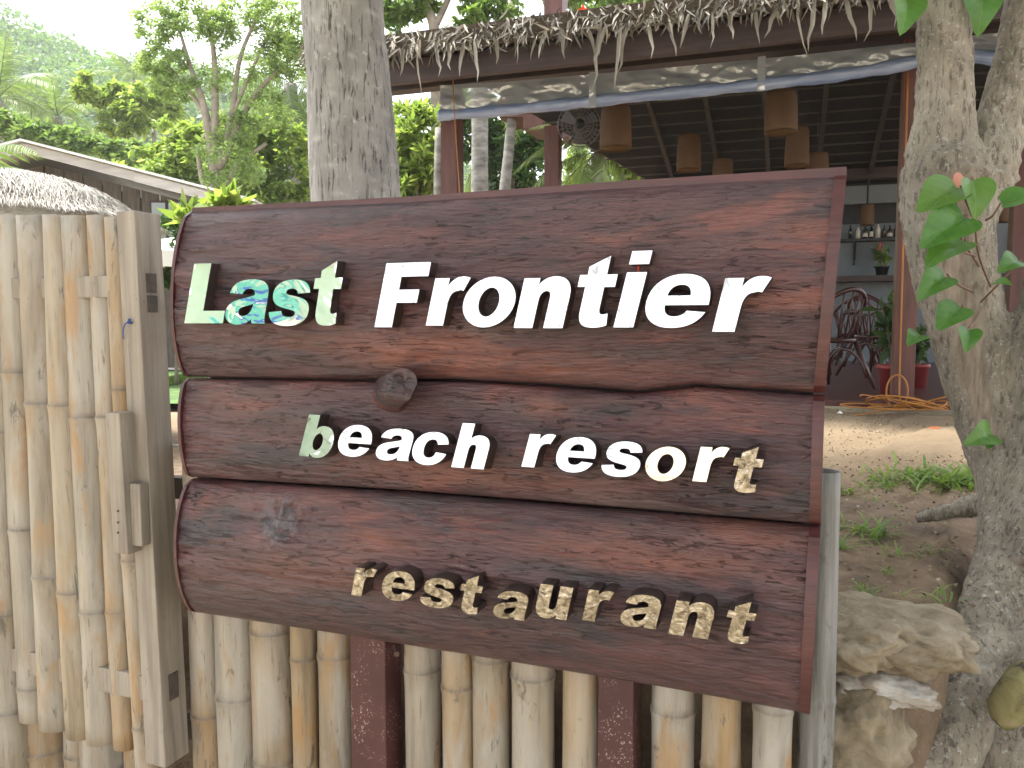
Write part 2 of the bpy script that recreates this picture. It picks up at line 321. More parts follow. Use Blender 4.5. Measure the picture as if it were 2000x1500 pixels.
    m = M_('clear_plastic'); v = m.co((2.5, 1, 4)); m.set(Base_Color=(.58, .66, .78), Roughness=.08, Specular_IOR_Level=1.)
    m.bump(m.noise(v, 1.1, 2, .45, .8), .55, .10)
    t = m.n.new('ShaderNodeBsdfTransparent'); mx = m.n.new('ShaderNodeMixShader'); mx.inputs[0].default_value = .38
    gl = m.n.new('ShaderNodeBsdfGlossy'); gl.inputs['Roughness'].default_value = .06; bb = m.b.inputs['Normal'].links[0].from_socket; m.l.new(bb, gl.inputs['Normal'])
    mg = m.n.new('ShaderNodeMixShader'); mg.inputs[0].default_value = .22; m.l.new(m.b.outputs[0], mg.inputs[1]); m.l.new(gl.outputs[0], mg.inputs[2])
    o = m.n['Material Output']; m.l.new(mg.outputs[0], mx.inputs[1]); m.l.new(t.outputs[0], mx.inputs[2]); m.l.new(mx.outputs[0], o.inputs['Surface']); MAT['clear'] = m.m
    m = M_('patio_glass'); m.set(Base_Color=(.22, .26, .26), Roughness=.08, Specular_IOR_Level=.7); MAT['pane'] = m.m
    for k, c in (('teal', (.10, .42, .36)), ('boat_blue', (.02, .10, .42)), ('boat_white', (.75, .75, .72))): MAT[k] = simple(k + '_paint', c, .4, .1, 4, .1)
build_materials()

# ------------------------------------------------------------------ mesh helpers
def link(name, me, parent=None, mat=None):
    o = bpy.data.objects.new(name, me); COL.objects.link(o)
    if parent is not None: o.parent = parent
    if mat is not None and me is not None and not me.materials: me.materials.append(MAT[mat] if isinstance(mat, str) else mat)
    return o
def tag(o, label, cat, group=None, kind=None):
    if label: o['label'] = label
    if cat: o['category'] = cat
    if group: o['group'] = group
    if kind: o['kind'] = kind
    return o
def thing(name, label, cat, loc=(0, 0, 0), rz=0, group=None):
    o = link(name, None); o.location = loc; o.rotation_euler = (0, 0, rz); o.empty_display_size = .1
    return tag(o, label, cat, group)
class MB:
    def __init__(s): s.v, s.f = [], []
    def add(s, vs, fs):
        b = len(s.v); s.v += [tuple(p) for p in vs]; s.f += [tuple(b + i for i in f) for f in fs]; return s
    def box(s, x0, x1, y0, y1, z0, z1):
        return s.add([(x0, y0, z0), (x1, y0, z0), (x1, y1, z0), (x0, y1, z0), (x0, y0, z1), (x1, y0, z1), (x1, y1, z1), (x0, y1, z1)],
                     [(0, 3, 2, 1), (4, 5, 6, 7), (0, 1, 5, 4), (1, 2, 6, 5), (2, 3, 7, 6), (3, 0, 4, 7)])
    def bar(s, a, b, wx, wz, upv=(0, 0, 1)):           # a box beam from a to b
        a, b = Vector(a), Vector(b); d = (b - a).normalized(); u = Vector(upv)
        sx = d.cross(u).normalized(); su = sx.cross(d).normalized()
        vs = []
        for p in (a, b):
            for i, j in ((-1, -1), (1, -1), (1, 1), (-1, 1)): vs.append(p + sx * i * wx / 2 + su * j * wz / 2)
        return s.add(vs, [(3, 2, 1, 0), (4, 5, 6, 7), (0, 1, 5, 4), (1, 2, 6, 5), (2, 3, 7, 6), (3, 0, 4, 7)])
    def prism(s, pts, y0, y1):                          # polygon in X,Z (counter-clockwise seen from -Y) pushed along Y
        n = len(pts); vs = [(x, y0, z) for x, z in pts] + [(x, y1, z) for x, z in pts]
        fs = [tuple(range(n)), tuple(range(2 * n - 1, n - 1, -1))] + [(i, i + n, (i + 1) % n + n, (i + 1) % n) for i in range(n)]
        return s.add(vs, fs)
    def tube(s, path, rad, seg=8, cap=True):
        P = [Vector(p) for p in path]; n = len(P); rad = rad if hasattr(rad, '__len__') else [rad] * n
        ref = None; vs = []
        for i, p in enumerate(P):
            d = (P[min(i + 1, n - 1)] - P[max(i - 1, 0)]).normalized()
            if ref is None: ref = d.orthogonal().normalized()
            ref = (ref - d * ref.dot(d)).normalized(); q = d.cross(ref)
            for k in range(seg):
                a = 2 * math.pi * k / seg; vs.append(p + (ref * math.cos(a) + q * math.sin(a)) * rad[i])
        fs = [(i * seg + k, i * seg + (k + 1) % seg, (i + 1) * seg + (k + 1) % seg, (i + 1) * seg + k) for i in range(n - 1) for k in range(seg)]
        if cap: fs += [tuple(range(seg - 1, -1, -1)), tuple((n - 1) * seg + k for k in range(seg))]
        return s.add(vs, fs)
    def lathe(s, prof, seg=16, c=(0, 0, 0)):
        vs = [(c[0] + r * math.cos(2 * math.pi * k / seg), c[1] + r * math.sin(2 * math.pi * k / seg), c[2] + z) for r, z in prof for k in range(seg)]
        n = len(prof)
        return s.add(vs, [(i * seg + k, i * seg + (k + 1) % seg, (i + 1) * seg + (k + 1) % seg, (i + 1) * seg + k) for i in range(n - 1) for k in range(seg)])
    def mesh(s, name, smooth=False):
        me = bpy.data.meshes.new(name); me.from_pydata(s.v, [], s.f); me.update()
        if smooth: me.shade_smooth()
        return me
    def build(s, name, mat, parent=None, smooth=False, bevel=0):
        me = s.mesh(name, smooth)
        if bevel:
            bm = bmesh.new(); bm.from_mesh(me); bmesh.ops.bevel(bm, geom=bm.edges[:], offset=bevel, segments=2, affect='EDGES', profile=.6); bm.to_mesh(me); bm.free()
        return link(name, me, parent, mat)
def np_mesh(name, V, Q, smooth=False):
    V = np.asarray(V, np.float32); Q = np.asarray(Q, np.int32); k = Q.shape[1]
    me = bpy.data.meshes.new(name); me.vertices.add(len(V)); me.vertices.foreach_set('co', V.ravel())
    me.loops.add(Q.size); me.loops.foreach_set('vertex_index', Q.ravel())
    me.polygons.add(len(Q)); me.polygons.foreach_set('loop_start', np.arange(0, Q.size, k, dtype=np.int32))
    me.update(calc_edges=True)
    if smooth: me.shade_smooth()
    return me
def grid_q(nu, nv):
    i = np.arange(nu - 1)[:, None] * nv + np.arange(nv - 1)[None]; i = i.ravel()
    return np.stack([i, i + nv, i + nv + 1, i + 1], 1)
def unit(a): return a / np.maximum(np.linalg.norm(a, axis=-1, keepdims=True), 1e-9)
def leaves(P, size, aspect=.45, droop=.3, D=None, r=rng, fold=.18):
    """rhombic folded leaves at points P"""
    n = len(P); d = unit(r.normal(size=(n, 3)) * [1, 1, .6] - [0, 0, droop]) if D is None else unit(D)
    up = unit(r.normal(size=(n, 3)) * .7 + [0, 0, 1.]); s_ = unit(np.cross(d, up)); nn = np.cross(s_, d)
    L = (size * r.uniform(.65, 1.25, n))[:, None] if np.ndim(size) == 0 else np.asarray(size)[:, None]
    a = P; b = P + d * L * .45 + s_ * L * aspect * .5 + nn * L * fold * .5; t = P + d * L; c = P + d * L * .45 - s_ * L * aspect * .5 + nn * L * fold * .5
    V = np.stack([a, b, t, c], 1).reshape(-1, 3); Q = np.arange(4 * n).reshape(n, 4); return V, Q
def blob_points(c, rad, n, clumps=14, cr=.32, r=rng):
    c = np.asarray(c, float); rad = np.asarray(rad, float)
    cc = unit(r.normal(size=(clumps, 3))) * (r.uniform(.25, 1., (clumps, 1)) ** .5)
    k = r.integers(0, clumps, n); p = cc[k] + unit(r.normal(size=(n, 3))) * (r.uniform(0, 1, (n, 1)) ** .45) * cr * r.uniform(.6, 1.2, (clumps, 1))[k]
    return c + p * rad
def smooth_path(pts, n=14):
    P = [Vector(p) for p in pts]
    if len(P) < 3: return [P[0].lerp(P[-1], i / (n - 1)) for i in range(n)]
    out = []; m = len(P) - 1
    for i in range(n):
        t = i / (n - 1) * m; k = min(int(t), m - 1); u = t - k
        a, b, c, d = P[max(k - 1, 0)], P[k], P[k + 1], P[min(k + 2, m)]
        out.append(.5 * ((2 * b) + (c - a) * u + (2 * a - 5 * b + 4 * c - d) * u * u + (3 * b - a - 3 * c + d) * u ** 3))
    return out
def lin(a, b, n): return [a + (b - a) * i / (n - 1) for i in range(n)]
def interp(x, xs, ys): return float(np.interp(x, xs, ys))

# ------------------------------------------------------------------ ground, terrace, hill
def structure():
    me = np_mesh('ground', [(-420, -420, 0), (420, -420, 0), (420, 420, 0), (-420, 420, 0)], [(0, 1, 2, 3)])
    tag(link('ground', me, None, 'sand'), None, None, kind='structure')
    # terrace: dense near the fence, wide spacing far away; its front edge is an earth bank
    ys = np.concatenate([[0.20, .205, .22, .25], np.linspace(.28, 3, 110), np.linspace(3.05, 9, 60), np.geomspace(9.5, 170, 22)])
    xs = np.concatenate([-np.geomspace(70, 2.6, 14), np.linspace(-2.4, 4.4, 200), np.geomspace(4.7, 60, 12)])
    X, Y = np.meshgrid(xs, ys, indexing='ij')
    ep = [SG.loc(on_z(*q, TERR)) for q in ((1640, 1262), (1740, 1262), (1850, 1215), (1900, 1090), (1960, 1020))]
    edge = np.interp(X, [-1e3, ep[0].x - .12] + [e.x for e in ep] + [ep[-1].x + 1.0], [.28, .28] + [e.y for e in ep] + [ep[-1].y + .3])
    Y = np.where(Y < 4, edge + (Y - .28) * (4 - edge) / (4 - .28), Y); Yo = Y; Y = Y - edge + .28
    Z = TERR + .035 * fbm(X * .9, Y * .9, 0, 3, 3) + .018 * fbm(X * 5, Y * 5, 0, 4, 9) * (Y < 6)
    bank = np.clip((Y - .28) / .5, 0, 1); Z -= (1 - bank) ** 2 * .10
    Z = np.where(Y < .23, -.05, np.where(Y < .26, .45, Z)); Y = np.where(Y < .28, Yo + .05 * vnoise(X * 4, Z * 5, 0, 4), Yo)
    flat = np.clip((Y - 5.2) / .6, 0, 1); Z = Z * (1 - flat) + TERR * flat
    o = link('terrace', np_mesh('terrace', np.stack([X, Y, Z], -1).reshape(-1, 3), grid_q(len(xs), len(ys))[:, ::-1][:, ::-1], True), None, 'dirt')
    o.location = SG.o; o.rotation_euler = (0, 0, SG.a); tag(o, None, None, kind='structure')
    # wooded hill
    ridge_px = [-400, -150, 0, 50, 110, 180, 260, 340, 430, 600, 800, 1000, 1400, 2200]
    ridge_py = [60, 25, 32, 34, 50, 88, 128, 150, 140, 185, 270, 350, 420, 480]
    YH = 150.; hx = [(p - CX) / F * YH for p in ridge_px]; hz = [(626 - p) * YH / F + 1.5 - 9.0 for p in ridge_py]
    xs = np.linspace(hx[0], hx[-1], 90); ts = np.linspace(0, 1, 30)
    X, T = np.meshgrid(xs, ts, indexing='ij'); H = np.interp(X, hx, hz)
    def hill_z(X, T): return TERR - .5 + (np.interp(X, hx, hz) - TERR) * np.sin(np.clip(T * 1.15, 0, 1.2) * math.pi / 2) ** 1.1 + 2.0 * fbm(X * .05, T * 5, 0, 3, 5) * np.clip(T * 3, 0, 1)
    Yh = 62 + T * 100
    o = link('hill', np_mesh('hill', np.stack([X, Yh, hill_z(X, T)], -1).reshape(-1, 3), grid_q(90, 30), True), None, 'turf'); tag(o, None, None, kind='structure')
    n = 2600; cx = rng.uniform(-115, 30, n); ct = rng.uniform(.02, .92, n) ** .8
    P = []
    for k in range(n):
        r = rng.uniform(2.0, 5.2) * (0.6 + .5 * ct[k]); c = np.array([cx[k], 62 + ct[k] * 100, float(hill_z(cx[k], ct[k])) + r * .55])
        q = unit(rng.normal(size=(90, 3)) + [0, -.25, .5]) * np.array([r, r, r * .85]) * rng.uniform(.75, 1.05, (90, 1)); P.append(c + q)
    P = np.concatenate(P); V, Q = leaves(P, .9, .6, .5)
    tag(link('forest', np_mesh('forest', V, Q), None, 'leaf_hill'), 'hazy green forest covering the distant hillside', 'forest', kind='stuff')
structure()

# ------------------------------------------------------------------ the sign
# seams of the three slabs, as read on the plane of the sign
TOPL = [(385, 412), (800, 392), (1200, 364), (1632, 338)]
SEAM1 = [(378, 737), (700, 742), (900, 742), (1080, 752), (1250, 765), (1360, 752), (1590, 768)]
SEAM2 = [(386, 932), (800, 958), (1200, 990), (1582, 1022)]
BOTL = [(396, 1195), (690, 1240), (1000, 1290), (1300, 1340), (1562, 1388)]
def sline(pts):
    q = [SG.hit(a, b, 0) for a, b in pts]; return [p[0] for p in q], [p[1] for p in q]
LINES = [sline(x) for x in (TOPL, SEAM1, SEAM2, BOTL)]
SLABS = [(0, 1, .064, 0.), (1, 2, .042, .0), (2, 3, .072, .0)]
LIFT = 0.004
def prof(s, b): return .016 + (b - .016) * (1 - np.abs(2 * s - 1) ** 2.2) ** .8 - .012 * np.abs(2 * s - 1) ** 40 + LIFT
def slab_pt(k, uu, s):
    """uu 0..1 along the slab, s 0 (bottom) .. 1 (top) -> local x, z"""
    (tx, tz), (bx, bz) = LINES[SLABS[k][0]], LINES[SLABS[k][1]]
    xt = tx[0] + (tx[-1] - tx[0]) * uu; xb = bx[0] + (bx[-1] - bx[0]) * uu
    zt = np.interp(xt, tx, tz); zb = np.interp(xb, bx, bz)
    g = .0025; return xb + (xt - xb) * s, (zb + g) + (zt - zb - 2 * g) * s
sign = thing('resort_sign', 'large dark varnished log sign with mirror letters reading Last Frontier beach resort restaurant', 'sign', SG.o, SG.a)

def slab(k):
    nu, nv = 620, 150
    U, S = np.meshgrid(np.linspace(0, 1, nu), np.linspace(0, 1, nv), indexing='ij')
    X, Z = slab_pt(k, U, S); n = prof(S, SLABS[k][2])
    edge = np.clip(np.minimum(S, 1 - S) * 14, 0, 1)
    wz = Z + .02 * fbm(X * 2, Z * 2, 0, 2, 40 + k)
    ridg = 1 - np.abs(fbm(X * 5, wz * 55, k * 7., 4, 50 + k)) * 1.4
    plate = np.clip(fbm(X * 4.5, wz * 22, k * 3., 3, 70 + k) * 3, -1, 1)
    amp = .55 + .45 * np.clip(fbm(X * 1.6, Z * 4, k, 2, 90 + k) * 1.6, -1, 1)
    d = (ridg * .0030 + plate * .0024) * amp + .0045 * fbm(X * 2.2, Z * 6, k * 2., 2, 20 + k)
    if k == 2:                               # burr where a branch was cut
        bx, bz = SG.hit(545, 1020, -.07); rr = ((X - bx) / .060) ** 2 + ((Z - bz) / .062) ** 2
        d += np.exp(-rr * 1.2) * (.010 + .016 * fbm(X * 34, Z * 34, 0, 3, 33))
        bx, bz = SG.hit(965, 1118, -.07); rr = ((X - bx) / .030) ** 2 + ((Z - bz) / .017) ** 2; d += np.exp(-rr) * .016
    if k == 0:
        bx, bz = SG.hit(1297, 440, -.06); rr = ((X - bx) / .014) ** 2 + ((Z - bz) / .010) ** 2; d += np.exp(-rr) * .005
    n = n + d * edge
    V = np.stack([X, -n, Z], -1).reshape(-1, 3); Q = grid_q(nu, nv)
    # back and the two ends
    base = len(V); bk = np.stack([X[:, [0, -1]], np.full((nu, 2), .018), Z[:, [0, -1]]], -1).reshape(-1, 3)
    i = np.arange(nu - 1)
    q1 = np.stack([i * nv, base + 2 * i, base + 2 * i + 2, (i + 1) * nv], 1)
    q2 = np.stack([i * nv + nv - 1, (i + 1) * nv + nv - 1, base + 2 * i + 3, base + 2 * i + 1], 1)
    q3 = np.stack([base + 2 * i, base + 2 * i + 1, base + 2 * i + 3, base + 2 * i + 2], 1)
    wr = np.zeros_like(X); bu = np.zeros_like(X)
    for (px_, py_, rx_, rz_, a_) in {0: [(830, 690, .20, .045, .9), (1020, 715, .28, .035, .7), (620, 668, .12, .02, .5), (1560, 445, .04, .02, .8), (1500, 590, .14, .02, .6), (1190, 470, .07, .015, .6)], 1: [(450, 790, .12, .03, .5), (880, 925, .3, .03, .7), (1060, 800, .05, .02, .6)], 2: [(760, 1060, .10, .03, .8), (1250, 1085, .22, .03, .8), (1480, 1040, .12, .03, .6), (640, 1110, .2, .05, .4)]}[k]:
        bx, bz = SG.hit(px_, py_, -.05); wr += a_ * np.exp(-(((X - bx) / rx_) ** 2 + ((Z - bz) / rz_) ** 2) ** 1.5)
    if k == 2: bx, bz = SG.hit(540, 1020, -.07); bu = np.exp(-(((X - bx) / .055) ** 2 + ((Z - bz) / .058) ** 2) ** 2)
    me = np_mesh('log_slab', np.concatenate([V, bk]), np.concatenate([Q, q1, q2, q3]), True)
    for nm_, ar in (('worn', wr), ('burr', bu)): me.attributes.new(nm_, 'FLOAT', 'POINT').data.foreach_set('value', np.concatenate([np.clip(ar, 0, 1).ravel(), np.zeros(len(bk))]).astype(np.float32))
    return link('log_slab', me, sign, 'log')
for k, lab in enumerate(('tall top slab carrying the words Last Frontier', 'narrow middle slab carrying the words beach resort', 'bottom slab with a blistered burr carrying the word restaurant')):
    slab(k)['label'] = lab
q_ = [SG.hit(a, b, 0) for a, b in ((404, 1178), (1556, 1366), (1610, 356), (396, 432))]
MB().prism(q_, .0205, .042).build('backing_board', 'dark_wood', sign)
# end trims follow the slab profile
def end_trim(k, side):
    ss = np.linspace(0, 1, 28); x, z = slab_pt(k, np.full(28, float(side)), ss); n = prof(ss, SLABS[k][2]) + .0065
    n[0] = max(n[0], .012); n[-1] = max(n[-1], .012)
    t = .019 if side else .008
    x0, x1 = (x - .001, x + t) if side else (x - t, x + .001)
    mb = MB(); m = 28
    vs = [(x0[i], -n[i], z[i]) for i in range(m)] + [(x1[i], -n[i], z[i]) for i in range(m)] + [(x0[i], .02, z[i]) for i in range(m)] + [(x1[i], .02, z[i]) for i in range(m)]
    fs = []
    for i in range(m - 1):
        fs += [(i, m + i, m + i + 1, i + 1), (m + i, 3 * m + i, 3 * m + i + 1, m + i + 1), (2 * m + i, i, i + 1, 2 * m + i + 1), (3 * m + i, 2 * m + i, 2 * m + i + 1, 3 * m + i + 1)]
    fs += [(0, 2 * m, 3 * m, m), (m - 1, 2 * m - 1, 4 * m - 1, 3 * m - 1)]
    mb.add(vs, fs).build('end_trim', 'trim', sign)
for k in range(3):
    end_trim(k, 0); end_trim(k, 1)
# top cap board
tx, tz = LINES[0]
mb = MB()
for i in range(len(tx) - 1):
    a = i / 3; b = (i + 1) / 3; ea = .018 if i == 2 else 0
    mb.add([(tx[i], -.016 - .008 * a, tz[i] - .010 - .006 * a), (tx[i + 1] + ea, -.016 - .008 * b, tz[i + 1] - .010 - .006 * b), (tx[i + 1] + ea, -.016 - .008 * b, tz[i + 1] + .006), (tx[i], -.016 - .008 * a, tz[i] + .006),
            (tx[i], .02, tz[i] - .010), (tx[i + 1] + ea, .02, tz[i + 1] - .010), (tx[i + 1] + ea, .02, tz[i + 1] + .006), (tx[i], .02, tz[i] + .006)],
           [(0, 1, 2, 3), (3, 2, 6, 7), (1, 0, 4, 5)] + ([(0, 3, 7, 4)] if i == 0 else []) + ([(1, 5, 6, 2)] if i == 2 else []))
mb.build('top_trim', 'trim', sign)
# sawn branch stub between the slabs
def stub():
    x, z = SG.hit(762, 768, -.045); x2, z2 = SG.hit(796, 747, -.095)
    mb = MB(); seg = 26; rings = [(-.25, .050, -.005), (.05, .044, -.045), (.35, .040, -.075), (.75, .0375, -.098), (.95, .035, -.110), (1., .031, -.110), (.985, .018, -.103), (.98, .002, -.101)]
    vs = []
    for t, r, y in rings:
        for k in range(seg):
            a = 2 * math.pi * k / seg; q = 1 + .10 * float(vnoise(math.cos(a) * 2.4, math.sin(a) * 2.4, t * 2, 8))
            vs.append((x + (x2 - x) * t + math.cos(a) * r * q * 1.05, y + .004 * math.sin(a * 3) - .02 * (t > .9) * math.cos(a) * .4, z + (z2 - z) * t + math.sin(a) * r * q * .98))
    n = len(rings); mb.add(vs, [(i * seg + k, (i + 1) * seg + k, (i + 1) * seg + (k + 1) % seg, i * seg + (k + 1) % seg) for i in range(n - 1) for k in range(seg)])
    o = mb.build('branch_stub', 'log', sign, True); o['label'] = 'sawn branch stub poking out at the upper seam'
stub()

# ---- letters
def cub(p0, p1, p2, p3, n=9):
    return [tuple((1 - t) ** 3 * p0[i] + 3 * (1 - t) ** 2 * t * p1[i] + 3 * (1 - t) * t * t * p2[i] + t ** 3 * p3[i] for i in (0, 1)) for t in [j / n for j in range(1, n + 1)]]
def path(*cmd):                              # 2-tuples are corners, 6-tuples are curves
    out = [cmd[0]]
    for c in cmd[1:]:
        if len(c) == 2: out.append(c)
        else: out += cub(out[-1], c[0:2], c[2:4], c[4:6])
    return out
def ell(cx, cy, rx, ry, n=36): return [(cx + rx * math.cos(2 * math.pi * i / n), cy + ry * math.sin(2 * math.pi * i / n)) for i in range(n)]
ARCH = [(190, 285), (190, 345, 212, 385, 252, 385), (292, 385, 300, 355, 300, 300), (300, 0), (490, 0), (490, 330), (490, 462, 425, 535, 312, 535), (250, 535, 198, 508, 160, 452)]
GL = {
 'L': [path((0, 0), (480, 0), (480, 150), (212, 150), (212, 720), (0, 720))],
 'F': [path((0, 0), (212, 0), (212, 275), (455, 275), (455, 420), (212, 420), (212, 566), (530, 566), (530, 720), (0, 720))],
 'i': [path((0, 0), (165, 0), (165, 520), (0, 520)), path((0, 596), (165, 596), (165, 720), (0, 720))],
 'n': [path((0, 0), (190, 0), *ARCH, (160, 520), (0, 520))],
 'h': [path((0, 0), (190, 0), *ARCH[:-1], (255, 535, 215, 512, 190, 470), (190, 720), (0, 720))],
 'r': [path((0, 0), (192, 0), (192, 230), (192, 335, 225, 380, 282, 380), (300, 392, 318, 388, 338, 378), (388, 518), (360, 530, 335, 535, 305, 535), (240, 535, 195, 505, 160, 432), (160, 520), (0, 520))],
 't': [path((75, 400), (0, 400), (0, 520), (75, 520), (75, 602), (262, 706), (262, 520), (365, 520), (365, 395), (262, 395), (262, 185), (262, 132, 278, 117, 306, 119), (320, 120, 338, 124, 352, 130), (364, 10), (330, -5, 290, -14, 235, -14), (120, -14, 75, 35, 75, 150))],
 'e': [path((535, 218), (168, 218), (172, 138, 210, 102, 270, 102), (318, 102, 348, 122, 366, 160), (525, 145), (482, 38, 402, -15, 265, -15), (100, -15, 0, 95, 0, 258), (0, 425, 105, 535, 265, 535), (440, 535, 540, 425, 535, 218)),
       path((168, 315), (172, 385, 208, 425, 268, 425), (326, 425, 360, 388, 366, 315))],
 'o': [ell(275, 260, 275, 275), ell(275, 260, 108, 158)],
 's': [path((0, 150), (160, 166), (170, 115, 200, 92, 260, 92), (312, 92, 338, 108, 338, 135), (338, 165, 310, 172, 235, 188), (90, 218, 20, 260, 20, 365), (20, 470, 110, 535, 250, 535), (400, 535, 470, 480, 488, 380), (335, 368), (325, 412, 300, 428, 250, 428), (205, 428, 184, 412, 184, 388), (184, 362, 215, 355, 290, 342), (440, 312, 505, 268, 505, 160), (505, 50, 410, -15, 258, -15), (100, -15, 15, 40, 0, 150))],
 'c': [path((360, 205), (515, 185), (490, 60, 400, -15, 268, -15), (100, -15, 0, 95, 0, 260), (0, 425, 105, 535, 268, 535), (405, 535, 490, 465, 512, 345), (358, 330), (345, 385, 320, 412, 272, 412), (205, 412, 168, 355, 168, 260), (168, 160, 205, 108, 270, 108), (322, 108, 348, 140, 360, 205))],
 'a': [path((345, 0), (512, 0), (498, 30, 494, 60, 494, 110), (494, 350), (494, 480, 420, 535, 262, 535), (110, 535, 35, 480, 18, 375), (175, 358), (187, 405, 210, 422, 258, 422), (310, 422, 330, 400, 330, 345), (300, 330, 250, 318, 180, 303), (60, 278, 0, 230, 0, 140), (0, 45, 70, -15, 170, -15), (240, -15, 295, 8, 338, 55), (338, 35, 340, 18, 345, 0)),
       path((330, 240), (330, 140, 285, 92, 220, 92), (180, 92, 160, 115, 160, 145), (160, 180, 185, 198, 240, 212), (280, 222, 308, 231, 330, 240))],
 'b': [path((0, 0), (170, 0), (170, 55), (205, 8, 245, -15, 300, -15), (435, -15, 520, 95, 520, 265), (520, 430, 435, 535, 310, 535), (260, 535, 220, 515, 190, 475), (190, 720), (0, 720)), ell(262, 260, 82, 145, 28)],
}
GL['u'] = [[(490 - x, 520 - y) for x, y in GL['n'][0]]]
SHEAR = .20
def glyph(ch): return [[(x + SHEAR * y, y) for x, y in loop] for loop in GL[ch]]
def outline_mesh(name, loops, depth):
    cu = bpy.data.curves.new(name, 'CURVE'); cu.dimensions = '2D'; cu.fill_mode = 'BOTH'; cu.extrude = depth / 2
    for lp in loops:
        sp = cu.splines.new('POLY'); q = []
        for p in lp:
            if not q or (abs(p[0] - q[-1][0]) + abs(p[1] - q[-1][1])) > 1e-6: q.append(p)
        if abs(q[0][0] - q[-1][0]) + abs(q[0][1] - q[-1][1]) < 1e-6: q.pop()
        sp.points.add(len(q) - 1); sp.use_cyclic_u = True
        for i, p in enumerate(q): sp.points[i].co = (p[0], p[1], 0, 1)
    o = bpy.data.objects.new(name, cu); COL.objects.link(o)
    me = bpy.data.meshes.new_from_object(o.evaluated_get(bpy.context.evaluated_depsgraph_get())); me.name = name
    bpy.data.objects.remove(o); bpy.data.curves.remove(cu)
    return me
# letter, box seen in the photograph, thickness, stand-off of the face, tilt back (degrees), sideways turn, finish
LET = [
 ('L', 358.6, 514.6, 438.8, 631.5, 1, .5, 0), ('a', 439.5, 545.7, 525.3, 634, 1, -.5, 0), ('s', 524.6, 546, 606.4, 636.7, 1, -.5, 0), ('t', 612.7, 510, 669.8, 636, 1, 0, 0),
 ('F', 731.8, 513.7, 841.4, 639.7, 1, 2, 0), ('r', 832, 541, 919, 636.4, 1, 2, 0), ('o', 904, 541, 1007, 640, 1, 2, 0), ('n', 1003.8, 540.7, 1114, 641.5, 1, 2.5, 0), ('t', 1128, 500.5, 1206, 640.5, 1, 1.5, 0), ('i', 1199.8, 491, 1272.6, 640.5, 1, 3, 0), ('e', 1261, 535.8, 1387, 641.5, 1, 3, 0), ('r', 1392, 540, 1506, 648.5, 1, 1, 0),
 ('b', 585.6, 812.9, 652, 895.9, 2, 6.5, 0), ('e', 660.8, 832, 726.2, 894, 2, 6, 0), ('a', 735, 839.4, 806.7, 902.3, 2, 6.5, 0), ('c', 805.7, 846, 875.6, 910.7, 2, 7, 0), ('h', 883.4, 830, 955.8, 916.7, 2, 7, 0),
 ('r', 1020, 850, 1084.5, 916, 2, 8, 0), ('e', 1086.7, 856.6, 1163.7, 925.7, 2, 8, 0), ('s', 1175.6, 864.5, 1254, 933.6, 2, 6, 0), ('o', 1260.5, 872.9, 1339.7, 941, 2, 2, 0), ('r', 1353, 873, 1424, 943, 2, 3, 0), ('t', 1431.7, 870.7, 1491.5, 962.6, 2, -2, 1),
 ('r', 685.6, 1108.5, 736.8, 1165.7, 3, 0, 1), ('e', 746, 1115, 810, 1174, 3, 0, 1), ('s', 820.8, 1128.7, 888, 1188, 3, 0, 1), ('t', 899, 1122.6, 943.4, 1200, 3, 0, 1), ('a', 963.5, 1152.7, 1031.7, 1210, 3, -2, 1), ('u', 1046.7, 1143.5, 1119.7, 1210, 3, 0, 1), ('r', 1136.9, 1151, 1199.8, 1215, 3, -1, 1), ('a', 1212, 1161, 1291, 1226.6, 3, 0, 1), ('n', 1305, 1172.5, 1394.7, 1243.8, 3, -2, 1), ('t', 1419, 1172.5, 1477, 1257.4, 3, -1, 1)]
ROW = {1: (.098, .030), 2: (.088, .040), 3: (.118, .048)}
for ch, x0, y0, x1, y1, row, tilt, fin in LET:
    nf, th = ROW[row]; xm, ym = (x0 + x1) / 2, (y0 + y1) / 2
    u0, u1 = SG.hit(x0, ym, -nf)[0], SG.hit(x1, ym, -nf)[0]; v0, v1 = SG.hit(xm, y1, -nf)[1], SG.hit(xm, y0, -nf)[1]
    g = glyph(ch); ax = [p[0] for l in g for p in l]; ay = [p[1] for l in g for p in l]
    gx0, gx1, gy0, gy1 = min(ax), max(ax), min(ay), max(ay)
    def fit(l): return [((p[0] - gx0) / (gx1 - gx0) * (u1 - u0) - (u1 - u0) / 2, (p[1] - gy0) / (gy1 - gy0) * (v1 - v0) - (v1 - v0) / 2) for p in l]
    loops = [fit(l) for l in g]
    o = link('letter', outline_mesh('letter', loops, th), sign, 'side')
    uc, vc = (u0 + u1) / 2, (v0 + v1) / 2
    o.location = (uc, -nf + th / 2 + .002, vc); o.rotation_euler = (R(90 - tilt), 0, 0)
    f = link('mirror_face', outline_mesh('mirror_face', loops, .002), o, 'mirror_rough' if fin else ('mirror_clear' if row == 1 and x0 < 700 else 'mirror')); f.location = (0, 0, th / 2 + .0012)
# red sign posts, standing in the fence
def sign_post(xa, xb, yt, yb):
    a0, zt = SG.hit(xa, yt, .045); a1, _ = SG.hit(xb, yt, .045); b0, zb = SG.hit(xa + 2, yb, .045); b1, _ = SG.hit(xb + 2, yb, .045)
    MB().prism([(b0, 0.), (b1, 0.), (a1, zt + .55), (a0, zt + .55)], .045, .125).build('post', 'post_red', sign, bevel=.004)
sign_post(684, 752, 1250, 1500); sign_post(1166, 1236, 1335, 1500)
nx, nz = SG.hit(765, 1265, .05)
mb = MB(); mb.tube([(nx, .06, nz), (nx + .03, .02, nz + .001)], .003, 8); mb.tube([(nx + .03, .02, nz + .001), (nx + .032, .018, nz + .001)], .006, 10)
mb.build('nail', 'iron', sign)
